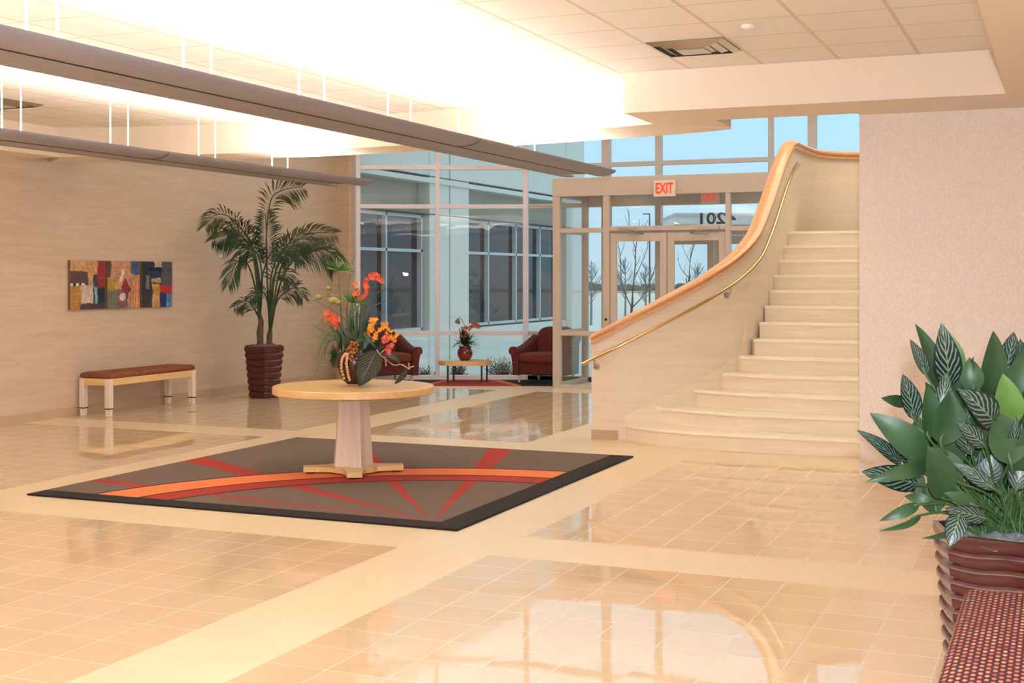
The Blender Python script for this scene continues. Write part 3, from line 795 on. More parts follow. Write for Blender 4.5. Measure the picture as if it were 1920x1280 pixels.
# ================================================================== ARMCHAIRS AND LOW TABLE
M_CHAIR = fabric('armchair_fabric', srgb(86, 34, 30), srgb(104, 44, 38), 180, 180)
M_CHAIR2 = fabric('cushion_fabric', srgb(100, 40, 32), srgb(118, 52, 42), 180, 180)
def armchair():
    r = empty('armchair')
    # local: front = -y, width .84, depth .84
    m = MB(); m.box((-.33, -.36, .13), (.33, .36, .34)); m.build('seat_base', M_CHAIR, r, bevel=.03, seg=3)
    rings = []
    for z, k in ((.33, .94), (.36, 1.0), (.43, 1.0), (.465, .96), (.475, .80)):
        rings.append([Vector((sx*.30*k + 0, -.04 + sy*.36*k, z)) for sx, sy in ((-1, -1), (-.6, -1.05), (.6, -1.05), (1, -1), (1, 1), (-1, 1))])
    MB().loft(rings, smooth=False).build('seat_cushion', M_CHAIR2, r, bevel=.02, seg=3)
    for s in (-1, 1):
        # arm: panel with scrolled top that slopes down towards the front and curls outward
        m = MB(); rg = []
        for k in range(9):
            t = k/8; y = .34 - .74*t; zt = .74 - .20*math.sin(t*PI/2)**1.0 + (.03 if t > .9 else 0)
            wi = .05 + .03*t; out = .0 + .02*t
            pr = [(.30, .12), (.41, .12), (.415, .3), (.42 + out, zt - .12), (.45 + out, zt - .06), (.45 + out, zt - .02), (.42 + out, zt), (.36, zt + .005), (.32, zt - .03), (.31, zt - .12)]
            rg.append([Vector((s*x_, y, z_)) for x_, z_ in (pr if s > 0 else pr[::-1])])
        m.loft(rg); ar = m.build('arm', M_CHAIR, r, bevel=.01)
        sc = MB().tube([(s*.42, -.41, .50), (s*.42, -.385, .50)], .058, 18); sc.build('arm_scroll', M_CHAIR2, ar, bevel=.006)
    # round-shouldered back
    m = MB(); rg = []
    for y, k in ((.24, .90), (.27, 1.0), (.37, 1.0), (.41, .92)):
        ring = [Vector((-.33*k, y, .3)), Vector((.33*k, y, .3))]
        for q in range(0, 13):
            a = PI*q/12; ring.append(Vector((.33*k*math.copysign(abs(math.cos(a))**.55, math.cos(a)), y + .07*(.5 + .5*math.sin(a)), .66 + .22*k*math.sin(a)**.7 if q not in (0, 12) else .62)))
        rg.append(ring)
    m.loft(rg, smooth=False); m.build('backrest', M_CHAIR, r, bevel=.02, seg=3)
    for sx in (-1, 1):
        for sy in (-1, 1):
            MB().tube([(sx*.31, sy*.32, .14), (sx*.32, sy*.35, .006)], [.028, .018], 8).build('leg', M_MAPLE, r)
    return r
ch = armchair(); ch.location = flat(722, 21.0, .0135); ch.rotation_euler = (0, 0, YAW + math.radians(28))
tag(ch, 'brick red armchair left of the low table, partly behind the flowers', 'armchair', 'pair of armchairs')
c2 = copy_tree(ch); c2.location = flat(1025, 21.05, .0135); c2.rotation_euler = (0, 0, YAW - math.radians(28))
tag(c2, 'brick red armchair right of the low table, half seen through vestibule glass', 'armchair', 'pair of armchairs')
tl = flat(872, 21.03, .012)
r = empty('coffee_table', tl, YAW); tag(r, 'low oval maple table on metal legs between the armchairs', 'table')
def ell(a, b, n=48): return [(a*math.cos(2*PI*k/n), b*math.sin(2*PI*k/n)) for k in range(n)]
MB().prism(ell(.43, .28), .275, .35, smooth=True).build('table_top', M_MAPLE, r, bevel=.006)
for sx, sy in ((-.27, -.17), (-.19, .12), (.27, -.17), (.35, .05)):
    m = MB(); m.tube([(sx, sy, .0), (sx, sy, .275)], .016, 10); m.build('leg', M_DARKM, r)
# ================================================================== PLANTS
def leaf(m, A, B, wd, up, bulge=.12, fold=.25, n=8, mi=0, droop=0, uv=True, sharp=1.0):
    A = Vector(A); B = Vector(B); d = B - A; L = d.length; t = d/L; up = Vector(up)
    side = t.cross(up)
    if side.length < 1e-4: side = t.cross(Vector((0, 0, 1)))
    side.normalize(); nn = side.cross(t).normalized()
    vs = []; uvs = []; fs = []
    cols = (-1, -.55, 0, .55, 1)
    for i in range(n+1):
        s = i/n; c = A + d*s + nn*(bulge*L*4*s*(1-s)) - Vector((0, 0, droop*L*s*s))
        ww = wd/2*max(.03, (math.sin(PI*min(1, s**.85))**.75)*(1 - .25*s*sharp))
        if i == n: ww = wd*.01
        for q in cols:
            vs.append(c + side*(ww*q) - nn*(-abs(q)*fold*ww) ); uvs.append((q*.5 + .5, s))
    for i in range(n):
        for j in range(4):
            a = i*5 + j; fs.append((a, a+1, a+6, a+5))
    m.add(vs, fs, mi, uvs if uv else None, smooth=True)
def hexpot(name, loc, R0, R1, H, rot, layers, parent, amp=.014):
    """glazed hexagonal pot with wavy horizontal ridges"""
    rings = []; n = layers*6
    for i in range(n+1):
        t = i/n; base = R1 + (R0 - R1)*t
        ph = (t*layers) % 1.0
        rr = base + amp*math.sin(ph*PI)**.7 - (.012 if i in (0,) else 0)
        if t > .985: rr = R0 + .012
        ring = []
        for k in range(6):
            a = rot + k*PI/3; b = rot + (k+1)*PI/3
            p = Vector((math.cos(a)*rr, math.sin(a)*rr, 0)); q = Vector((math.cos(b)*rr, math.sin(b)*rr, 0))
            for s_ in range(5):
                v = p.lerp(q, s_/5)
                zz = H*t + (0 if i in (0, n) else .006*math.sin(3*(k + s_/5)*PI/3*2 + i*.05))
                ring.append(Vector((v.x, v.y, zz)))
        rings.append(ring)
    for f in (.92, .90):
        rings.append([Vector((v.x*f, v.y*f, H if f == .92 else H - .05)) for v in rings[n]])
    m = MB().loft(rings, smooth=True)
    o = m.build(name, M_POT, parent); o.modifiers.new('es', 'EDGE_SPLIT').split_angle = math.radians(46)
    return o
def mound(name, R, z, mat, parent, rot=0, amp=.02, seed=0, n=14):
    m = MB(); rings = []
    for i in range(n+1):
        t = i/n; ring = []
        for k in range(30):
            a = 2*PI*k/30 + rot; v = Vector((math.cos(a), math.sin(a), 0))*R*max(t, .002)
            ring.append(Vector((v.x, v.y, z + amp*(1 - t*t)*1.2 + amp*noise.noise(Vector((v.x*18 + seed, v.y*18, 0))))))
        rings.append(ring)
    m.loft(rings, caps=False); return m.build(name, mat, parent)
# ---------------------------------------------------------------- right foreground plant
PK = 5.54/5.1; PC = flat(1885, 5.54); rt = empty('potted_plant', PC); tag(rt, 'large calathea with striped leaves in a ridged maroon pot beside the bench', 'potted plant')
hexpot('pot', PC, .30, .245, .64, YAW + math.radians(-97), 10, rt)
mound('moss', .272, .60, M_MOSS, rt, amp=.03)
fw = Vector((-SN, CS, 0)); rtv = Vector((CS, SN, 0))
def rel(p): return Vector(p) - PC
specs = [  # base u,v, tip u,v, width px, depth, kind (0 plain 1 striped 2 young)
 (1762, 745, 1716, 607, 36, 5.12, 0), (1738, 705, 1706, 636, 22, 5.02, 1), (1780, 725, 1765, 605, 44, 5.0, 1), (1800, 705, 1768, 612, 34, 5.12, 2),
 (1848, 745, 1862, 620, 52, 5.05, 0), (1884, 705, 1901, 622, 34, 5.1, 1), (1898, 700, 1913, 634, 26, 5.15, 1), (1826, 735, 1818, 670, 38, 4.98, 0),
 (1892, 800, 1880, 700, 50, 4.9, 2), (1742, 822, 1738, 720, 38, 4.9, 0), (1716, 788, 1692, 701, 36, 5.0, 1), (1702, 756, 1652, 746, 20, 5.05, 0),
 (1742, 862, 1631, 774, 50, 4.92, 0), (1765, 835, 1781, 733, 60, 4.85, 0), (1762, 785, 1776, 695, 28, 4.93, 1), (1864, 795, 1795, 728, 50, 4.82, 1),
 (1848, 838, 1793, 790, 30, 4.8, 1), (1896, 872, 1872, 772, 66, 4.78, 0), (1690, 872, 1606, 806, 24, 4.98, 1), (1722, 908, 1615, 884, 42, 4.95, 1),
 (1744, 872, 1622, 904, 26, 4.88, 0), (1770, 935, 1738, 835, 58, 4.84, 0), (1800, 905, 1748, 838, 44, 4.86, 0), (1748, 884, 1689, 845, 24, 5.0, 2),
 (1725, 945, 1649, 976, 20, 4.88, 0), (1728, 965, 1648, 995, 12, 4.85, 0), (1786, 994, 1727, 1009, 10, 4.85, 0), (1850, 972, 1771, 952, 28, 4.76, 1),
 (1802, 962, 1779, 1024, 36, 4.72, 1), (1866, 918, 1787, 868, 26, 4.74, 1), (1745, 938, 1696, 930, 18, 4.95, 0), (1830, 948, 1770, 924, 24, 4.78, 0),
 (1800, 800, 1812, 700, 44, 5.1, 0), (1840, 860, 1830, 760, 48, 5.05, 0), (1790, 880, 1770, 780, 46, 5.0, 0), (1905, 760, 1922, 650, 46, 5.05, 0),
 (1915, 860, 1935, 760, 50, 4.95, 1), (1930, 900, 1975, 800, 56, 5.0, 0), (1925, 800, 1965, 690, 50, 5.1, 1), (1940, 950, 2000, 880, 46, 5.0, 0),
 (1875, 740, 1890, 650, 40, 5.2, 0), (1920, 720, 1940, 620, 40, 5.2, 0), (1730, 860, 1720, 780, 36, 5.08, 0), (1770, 900, 1790, 810, 50, 5.1, 0),
 (1905, 920, 1925, 830, 40, 4.85, 1), (1850, 910, 1862, 850, 40, 5.0, 1), (1725, 925, 1700, 870, 34, 5.1, 0), (1700, 900, 1650, 880, 24, 5.1, 1),
 (1735, 880, 1660, 830, 30, 5.15, 1), (1760, 960, 1735, 905, 40, 5.0, 0)]
rnd = random.Random(5)
parts = {0: MB(), 1: MB(), 2: MB()}; stems = MB()
for (bu, bv, tu, tv, wp_, dd, kd) in specs:
    dd *= PK; a = rel(at(bu, bv, dd)); b = rel(at(tu, tv, dd + rnd.uniform(-.10, .06)))
    up = -fw + Vector((rnd.uniform(-.4, .4), rnd.uniform(-.2, .2), rnd.uniform(-.1, .45)))
    horiz = abs(tu - bu) > abs(tv - bv)
    leaf(parts[kd], a, b, wp_*1.3*dd/F_PX, up, bulge=rnd.uniform(.03, .12) + (.10 if horiz and tv > bv else 0), fold=rnd.uniform(.12, .35), n=10, droop=.0)
    s0 = Vector((rnd.uniform(-.10, .10), rnd.uniform(-.10, .10), .60)); mid = s0.lerp(a, .55) + Vector((0, 0, .05))
    stems.tube(catmull([s0, mid, a, a.lerp(b, .25)], 4), [.0055]*13, 6)
for k in range(70):     # inner leaves filling the crown, and its far side
    ang = rnd.uniform(0, 2*PI); h = rnd.uniform(.70, 1.26); rr = rnd.uniform(.05, .30)
    a = Vector((math.cos(ang)*rr, math.sin(ang)*rr, h)) ; b = a + Vector((math.cos(ang)*rnd.uniform(.02, .16), math.sin(ang)*rnd.uniform(.02, .16), rnd.uniform(.12, .22)))
    c_ = PC + (a + b)/2; q = c_.y*CS - c_.x*SN; uu = 960 + F_PX*(c_.x*CS + c_.y*SN)/q
    if uu < 1735: continue
    leaf(parts[rnd.choice((0, 0, 1))], a, b, rnd.uniform(.06, .1), Vector((math.cos(ang), math.sin(ang), .5)), .1, .25, 7)
    s0 = Vector((rnd.uniform(-.09, .09), rnd.uniform(-.09, .09), .60)); stems.tube([s0, s0.lerp(a, .6) + Vector((0, 0, .03)), a], .005, 5)
for k in range(34):     # broad leaves low in the clump, facing the room
    u0 = rnd.uniform(1752, 1960); v0 = rnd.uniform(800, 950); a = rel(at(u0, v0, 5.5 + rnd.uniform(-.05, .2))); b = rel(at(u0 + rnd.uniform(-35, 25), v0 - rnd.uniform(70, 105), 5.5 + rnd.uniform(-.1, .15)))
    leaf(parts[rnd.choice((0, 0, 1))], a, b, rnd.uniform(.09, .13), -fw + Vector((rnd.uniform(-.5, .5), 0, .3)), .06, .25, 8)
    s0 = Vector((rnd.uniform(-.1, .1), rnd.uniform(-.1, .1), .60)); stems.tube([s0, s0.lerp(a, .6) + Vector((0, 0, .02)), a], .005, 5)
parts[0].build('plain_leaves', M_LEAF, rt); parts[1].build('striped_leaves', M_STRIPE, rt); parts[2].build('young_leaves', M_LEAFY, rt)
stems.build('stems', M_STEM, rt)

# ---------------------------------------------------------------- palm
PP = flat(495, 18.5); rt = empty('potted_palm', PP); tag(rt, 'tall palm in a ridged maroon pot against the left wall', 'potted palm')
hexpot('pot', PP, .30, .215, .73, YAW + math.radians(-78), 8, rt, .024)
mound('moss', .27, .70, M_SOIL, rt, amp=.045, seed=4)
def relp(u, v, d=18.5): return at(u, v, d) - PP
def cp(x, y, dd=0): return relp(360 + x/3.047, 340 + y/3.047, 18.5 + dd - max(0, 360 - x)/280*.75)
MB().tube([cp(390, 925), cp(388, 860), cp(395, 800), cp(380, 740)], [.045, .05, .04, .025], 10).build('trunk', M_TRUNK, rt)
MB().tube([cp(442, 925), cp(443, 880), cp(447, 850)], [.04, .042, .03], 10).build('trunk', M_TRUNK, rt)
rnd = random.Random(11)
def frond(pts, L, start=.35, mat=M_PALM, n=34, hang=.5, spread=1.0):
    path = catmull([cp(*p) for p in pts], 8); m = MB()
    k_ = len(path)
    m.tube(path, [.012*(1 - .8*i/k_) + .003 for i in range(k_)], 6)
    n = int(n*1.1)
    for i in range(n):
        s = start + (1 - start)*i/(n-1); f = s*(k_-1); a = int(min(k_-2, f)); p = path[a].lerp(path[a+1], f - a)
        t = (path[a+1] - path[a]).normalized()
        ll = L*(.45 + .75*math.sin(PI*min(1, (i+2)/(n+2))**.8))*rnd.uniform(.85, 1.1)
        for sd in (-1, 1):
            side = t.cross(fw).normalized()*sd
            dirv = (t*.75 + side*.75*spread + fw*rnd.uniform(-.25, .25) - Vector((0, 0, hang*rnd.uniform(.6, 1.3)))).normalized()
            q = p + dirv*ll*.55; e = p + dirv*ll - Vector((0, 0, ll*.28*hang*2))
            w_ = .0095
            nn = dirv.cross(fw).normalized()*w_
            m.add([p, q + nn, e, q - nn], [(0, 1, 2, 3)], 0)
            m.add([q + nn*.2, q + fw*.003 - nn, e], [(0, 1, 2)], 0)
    return m.build('frond', mat, rt)
frond([(447, 880, 0), (432, 600, .1), (425, 330, .1), (450, 110, 0), (520, 50, -.05), (632, 30, -.1)], .30, .50, M_PALM2, 34, .35)
frond([(445, 870, 0), (430, 560, 0), (428, 350, .15), (420, 180, .2)], .26, .45, M_PALM, 34, .25)
frond([(388, 800, 0), (368, 560, .05), (330, 350, .1), (230, 215, .1), (140, 190, .05), (78, 250, 0)], .28, .45, M_PALM2, 38, .45)
frond([(388, 800, 0), (372, 520, -.1), (320, 350, -.15), (230, 300, -.2), (120, 330, -.2)], .28, .45, M_PALM, 34, .5)
frond([(447, 860, 0), (490, 560, -.05), (560, 380, -.1), (680, 300, -.1), (812, 295, -.1)], .28, .42, M_PALM2, 38, .4)
frond([(447, 870, 0), (500, 600, -.15), (580, 450, -.2), (700, 388, -.25), (780, 400, -.25), (828, 455, -.3)], .30, .42, M_PALM, 40, .75)
frond([(388, 800, 0), (360, 600, -.2), (310, 460, -.25), (250, 470, -.3), (205, 590, -.3)], .24, .5, M_PALM, 26, .5)
frond([(388, 790, 0), (385, 560, .15), (350, 380, .2), (290, 280, .2), (200, 250, .2)], .28, .45, M_PALM, 34, .4)
frond([(447, 860, 0), (470, 560, .1), (520, 400, .15), (600, 330, .2), (700, 340, .2)], .28, .42, M_PALM, 36, .5)
frond([(447, 860, 0), (450, 560, -.1), (500, 420, -.15), (560, 370, -.2), (640, 440, -.2)], .26, .42, M_PALM, 32, .6)
frond([(388, 790, 0), (400, 560, -.1), (380, 430, -.15), (330, 380, -.2), (270, 420, -.2)], .26, .45, M_PALM, 32, .6)
frond([(385, 780, 0), (350, 720, -.1), (310, 682, -.15), (245, 712, -.2)], .20, .25, M_PALM, 20, .45)
frond([(447, 850, 0), (480, 700, -.1), (530, 635, -.15), (590, 610, -.2), (632, 660, -.2)], .22, .35, M_PALM, 26, .5)
frond([(447, 850, 0), (430, 680, -.1), (390, 625, -.2), (335, 660, -.2)], .18, .4, M_PALM, 20, .5)
frond([(447, 850, 0), (455, 650, -.2), (470, 540, -.25), (520, 520, -.3), (560, 580, -.3)], .24, .4, M_PALM, 26, .5)
frond([(388, 800, 0), (392, 600, .1), (430, 450, .15), (470, 400, .2), (540, 420, .2)], .26, .45, M_PALM, 28, .5)

# ---------------------------------------------------------------- flowers
M_ORA = plain('orange_petal', srgb(216, 88, 50), .5, 0, .4, 30)
M_YEL = plain('yellow_petal', srgb(224, 148, 44), .5, 0, .35, 30)
M_PNK = plain('coral_petal', srgb(208, 88, 78), .5, 0, .35, 30)
def veined():
    g = NG('dark_leaf'); u = g.sep(g.uv()); a = g.math('ABSOLUTE', g.math('SUBTRACT', u[0], .5))
    s_ = g.math('SINE', g.math('MULTIPLY', g.math('SUBTRACT', u[1], g.math('MULTIPLY', a, .8)), 70))
    c = g.mix(g.math('MULTIPLY_ADD', s_, .5, .5), srgb(40, 44, 38), srgb(72, 76, 64)); c = g.mix(g.math('LESS_THAN', a, .02), c, srgb(128, 112, 88))
    g.bump(s_, .6, .006); return g.done(c, .42, 0)
M_TARO = veined()
M_GRASS = plain('grass_blade', srgb(78, 104, 52), .5, 0, .3, 12)
M_OLIVE = plain('olive_twig', srgb(140, 130, 72), .6, 0, .2, 12)
M_BOWL = plain('bronze_bowl', srgb(66, 44, 36), .25, .3, .35, 7)
M_BEAD = plain('berry_bead', srgb(206, 158, 116), .5, 0, .25, 60)
M_BERRY = plain('brown_berry', srgb(168, 98, 50), .5, 0, .3, 60)
M_DRIFT = plain('driftwood', srgb(176, 150, 118), .8, 0, .25, 30)
def blossom(m, c, r, rnd_, n=5):
    ax = (-fw + Vector((rnd_.uniform(-.6, .6), rnd_.uniform(-.6, .6), rnd_.uniform(-.5, .5)))).normalized()
    u_ = ax.cross(Vector((0, 0, 1))).normalized(); v_ = ax.cross(u_)
    ph = rnd_.uniform(0, 6)
    for k in range(n):
        a = ph + 2*PI*k/n; d = u_*math.cos(a) + v_*math.sin(a)
        leaf(m, c, c + d*r + ax*r*.25, r*.85, ax, .1, .15, 4, uv=False)
def flowers(kind, origin):
    pass
FD = 11.36
FC = Vector((-5.70, 9.93, .763))
FC = flat(664, FD, .763)
rt = empty('flower_arrangement', FC); tag(rt, 'tall arrangement of orange orchids and grasses in a dark bowl on the round table', 'flower arrangement')
def fp(u, v, dd=0): return at(u, v, FD + dd) - FC
rnd = random.Random(3)
k = FD/F_PX
bo = MB().lathe([(.001, 0), (.055, 0), (.06, .012), (.10, .05), (.145, .11), (.168, .18), (.165, .24), (.145, .28), (.13, .285), (.13, .27), (.001, .26)], seg=40).build('bowl', M_BOWL, rt)
MB().lathe([(.057, .0), (.066, .004), (.066, .012), (.058, .014)], seg=30).build('foot_ring', M_BEAD, bo)
mound('filler_moss', .135, .265, M_GRASS, rt, amp=.03)
# dark broad leaves
m = MB()
leaf(m, fp(706, 658, -.18), fp(673, 724, -.24), .225, -fw + Vector((.1, 0, .1)), .03, .38, 14)
leaf(m, fp(690, 668, .0), fp(722, 648, -.1), .12, -fw + Vector((0, 0, .4)), .15, .2)
leaf(m, fp(716, 668, -.1), fp(752, 684, -.14), .075, Vector((0, 0, 1)) - fw*.5, .2, .3)
leaf(m, fp(764, 692, -.14), fp(739, 720, -.16), .06, -fw + Vector((.6, 0, .2)), .2, .3)
leaf(m, fp(700, 655, 0), fp(712, 630, -.1), .10, -fw, .1, .2)
leaf(m, fp(630, 690, .05), fp(628, 655, .0), .09, -fw, .1, .2)
for q in range(26):
    a_ = (rnd.uniform(642, 712), rnd.uniform(650, 680)); b_ = (a_[0] + rnd.uniform(-22, 26), a_[1] - rnd.uniform(8, 42))
    leaf(m, fp(*a_, rnd.uniform(-.08, .08)), fp(*b_, rnd.uniform(-.1, .08)), rnd.uniform(.035, .06), -fw + Vector((rnd.uniform(-.5, .5), 0, .4)), .1, .3, 6)
m.build('broad_leaves', M_TARO, rt)
# straight blades
m = MB()
for k_ in range(26):
    u0 = rnd.uniform(646, 676); u1 = u0 + rnd.uniform(-10, 14); v1 = rnd.uniform(560, 610)
    leaf(m, fp(u0, 660, rnd.uniform(-.05, .05)), fp(u1, v1, rnd.uniform(-.1, .1)), .022, -fw, .03, .2, 6)
for (a, b, w_) in (((668, 636), (640, 612), .05), ((690, 630), (683, 655), .05), ((684, 633), (664, 640), .04), ((682, 622), (704, 651), .04), ((655, 648), (641, 625), .04)):
    leaf(m, fp(*a, -.14), fp(*b, -.18), w_, -fw, .08, .2, 8)
for q in range(30):
    u0 = rnd.uniform(636, 690); v0 = rnd.uniform(625, 665); leaf(m, fp(u0, v0, rnd.uniform(-.1, .1)), fp(u0 + rnd.uniform(-22, 22), v0 - rnd.uniform(18, 45), rnd.uniform(-.12, .1)), rnd.uniform(.02, .035), -fw + Vector((rnd.uniform(-.5, .5), 0, .2)), .08, .3, 6)
m.build('leaf_blades', M_PALM, rt)
# arching grasses left and right
m = MB()
def arch(p0, p1, p2, w_=.010, dd=0):
    a, b, c_ = fp(*p0, dd), fp(*p1, dd), fp(*p2, dd - .05); n_ = 9; pts = [a*(1-t)**2 + b*2*t*(1-t) + c_*t*t for t in [i/n_ for i in range(n_+1)]]
    m.tube(pts, [w_*.5*(1 - .75*i/n_) for i in range(n_+1)], 5)
for q in range(20):
    e = (rnd.uniform(585, 612), rnd.uniform(600, 700)); arch((634 + rnd.uniform(-4, 4), 640), (616, rnd.uniform(570, 640)), e, .009, rnd.uniform(-.12, .12))
arch((622, 636), (610, 640), (592, 704), .014); arch((618, 636), (604, 660), (611, 684), .010); arch((660, 560), (700, 555), (728, 538), .012)
arch((655, 600), (700, 570), (736, 560)); arch((650, 600), (600, 560), (572, 560)); arch((652, 590), (650, 520), (668, 470)); arch((655, 590), (690, 530), (686, 498)); arch((655, 590), (700, 545), (733, 541), .014)
for c_, st in (((634, 508), (640, 600)), ((660, 568), (662, 640))):
    m.tube([fp(*st), fp((st[0]+c_[0])/2 + 1, (st[1]+c_[1])/2), fp(*c_)], .005, 6)
    for q in range(18):
        a = PI*(.02 + .96*q/17) if q < 15 else PI*rnd.uniform(0, 1); L = rnd.uniform(26, 40)
        e = fp(c_[0] + L*math.cos(a), c_[1] - L*math.sin(a)*.7 + (4 if abs(math.cos(a)) > .8 else 0), rnd.uniform(-.15, .15))
        leaf(m, fp(*c_), e, .018, -fw + Vector((0, 0, .5)), .06, .3, 5)
m.build('grasses', M_GRASS, rt)
# curly olive twigs with pods
m = MB()
for pts in ([(655, 600), (645, 560), (612, 555), (590, 562), (580, 548), (570, 546)], [(640, 560), (614, 548), (613, 540), (632, 530)], [(612, 555), (620, 530), (605, 515), (598, 517)], [(592, 562), (588, 568)]):
    m.tube(catmull([fp(a, b) for a, b in pts], 5), .0045, 6)
for a, b, r_ in ((597, 557, .034), (616, 541, .03), (625, 563, .045), (634, 567, .035)): m.ball(fp(a, b, -.03), r_, 10, sz=.7)
m.build('olive_twigs', M_OLIVE, rt)
# orchid sprays
m = MB()
for a, b in ((667, 532), (669, 544), (666, 552), (673, 558), (679, 556), (683, 553), (688, 545), (691, 536), (684, 530), (688, 524), (693, 518), (699, 520), (704, 515), (709, 518), (713, 524), (716, 527), (700, 514), (707, 521), (685, 536)): blossom(m, fp(a, b, -.12 + rnd.uniform(-.04, .04)), .030, rnd)
for a, b in ((612, 586), (617, 594), (622, 600), (628, 604), (633, 608), (624, 592), (630, 596), (617, 604), (627, 613), (612, 598), (634, 600)): blossom(m, fp(a, b, -.05), .034, rnd, 4)
m.build('orange_blossoms', M_ORA, rt)
m = MB()
for a, b in ((697, 600), (700, 606), (695, 612), (692, 620), (698, 618), (704, 600), (690, 628), (703, 632), (706, 626), (697, 638), (712, 618), (718, 606), (723, 612), (727, 617), (726, 624), (731, 629), (736, 634), (741, 630), (745, 628), (734, 622), (728, 636), (740, 638), (724, 606), (717, 616)): blossom(m, fp(a, b, -.13), .024 if a > 708 else .032, rnd)
m.build('yellow_blossoms', M_YEL, rt)
m = MB()
for a, b in ((722, 632), (726, 640), (720, 640), (728, 648), (733, 650), (725, 654), (730, 656), (735, 646), (718, 636), (729, 662), (727, 630)): blossom(m, fp(a, b, -.15), .024, rnd, 6)
m.build('coral_blossoms', M_PNK, rt)
# hanging bead strands and berries
m = MB()
for pts in ([(648, 664), (642, 672), (640, 690), (646, 712)], [(652, 664), (650, 680), (652, 698), (656, 714)]):
    pa = catmull([fp(a, b, -.19) for a, b in pts], 7)
    for p in pa[::2]: m.ball(p, .0125, 8); m.ball(p + Vector((rnd.uniform(-.008, .008), -.004, .006)), .009, 6)
m.build('bead_strands', M_BEAD, rt)
m = MB()
for q in range(60): m.ball(fp(rnd.gauss(661, 5.5), rnd.uniform(640, 676), -.14 + rnd.uniform(-.04, .03)), .012, 6)
m.build('berries', M_BERRY, rt)
m = MB()
for pts in ([(706, 655), (712, 664), (722, 672), (738, 684), (752, 683), (768, 692)], [(712, 664), (720, 656)], [(722, 668), (724, 686)], [(764, 690), (776, 686)], [(768, 692), (766, 680)]):
    m.tube(catmull([fp(a, b, -.12) for a, b in pts], 5), .006, 6)
m.build('driftwood', M_DRIFT, rt)
m = MB()
for q in range(260):
    m.tube([fp(632, 668), fp(rnd.gauss(625, 5), rnd.gauss(664, 9), rnd.uniform(-.06, .06))], .0016, 3)
m.build('fern_tuft', M_LEAF, rt)
m = MB(); m.tube(catmull([fp(a, b, -.05) for a, b in ((660, 640), (640, 615), (632, 600))], 5), .008, 6); m.tube([fp(634, 660), fp(634, 625), fp(628, 606)], .012, 6)
m.tube(catmull([fp(a, b, -.1) for a, b in ((672, 640), (690, 590), (684, 560), (690, 522), (712, 520))], 5), .004, 5); m.tube(catmull([fp(a, b, -.1) for a, b in ((690, 640), (712, 625), (716, 610), (740, 630))], 5), .004, 5)
m.build('stems', M_TRUNK, rt)

# small arrangement on the low table
PB = flat(872, 21.0, .362); rt = empty('flower_pot', PB); tag(rt, 'small red glazed pot of orange orchids on the low table', 'flower pot')
def gp(u, v, dd=0): return at(u, v, 21.0 + dd) - PB
MB().lathe([(.001, 0), (.075, 0), (.08, .01), (.115, .06), (.128, .12), (.115, .17), (.092, .20), (.104, .215), (.10, .225), (.085, .222), (.001, .20)], seg=32).build('pot', plain('red_glaze', srgb(116, 26, 26), .12, 0, .1, 6, Coat_Weight=.6), rt)
m = MB()
for q in range(120):
    a = rnd.uniform(0, 2*PI); el = rnd.uniform(-.35, 1.2); L = rnd.uniform(.12, .30); o_ = Vector((rnd.uniform(-.06, .06), rnd.uniform(-.06, .06), rnd.uniform(.21, .30)))
    leaf(m, o_, o_ + Vector((math.cos(a)*math.cos(el), math.sin(a)*math.cos(el), math.sin(el)))*L, rnd.uniform(.02, .045), Vector((0, 0, 1)), .12, .2, 5)
m.build('leaves', plain('deep_leaf', srgb(50, 66, 48), .4, 0, .3, 10), rt)
m = MB()
for a, b in ((872, 622), (876, 628), (880, 616), (884, 612), (888, 608), (892, 607), (896, 610), (870, 632), (878, 634), (866, 626), (874, 614), (898, 612), (893, 613), (868, 616)): blossom(m, gp(a, b, rnd.uniform(-.08, .08)), .038, rnd)
m.build('orange_blossoms', plain('rust_petal', srgb(176, 84, 60), .5, 0, .2, 30), rt)
m = MB(); m.tube(catmull([gp(a, b) for a, b in ((872, 645), (874, 620), (866, 600), (860, 594))], 4), .006, 5); m.tube(catmull([gp(a, b) for a, b in ((876, 645), (880, 620), (892, 606), (899, 612))], 4), .006, 5)
for a, b in ((856, 602), (858, 600), (861, 605)): blossom(m, gp(a, b), .04, rnd)
m.build('twigs', M_OLIVE, rt)
# ================================================================== OUTDOORS
GZ = -.15
M_LOT = plain('concrete_lot', srgb(206, 216, 214), .7, 0, .04, .35)
o = MB().box((-160, 20.2, GZ - .3), (120, 260, GZ)).build('ground', M_LOT); struct(o)
m = MB().box((-160, 140, GZ), (120, 166, GZ + .12)).build('grass_verge', plain('dry_grass', srgb(158, 160, 126), .95, 0, .15, 1.5)); struct(m)
m = MB().box((-160, 139.5, GZ), (120, 140, GZ + .15)).build('kerb', plain('kerb_concrete', srgb(190, 190, 184), .8, 0, .05)); struct(m)
m = MB().box((-12.1, 20.25, GZ), (-6.9, 21.6, GZ + .04)).build('planting_bed', plain('mulch', srgb(60, 56, 54), .95, 0, .3, 20)); struct(m)
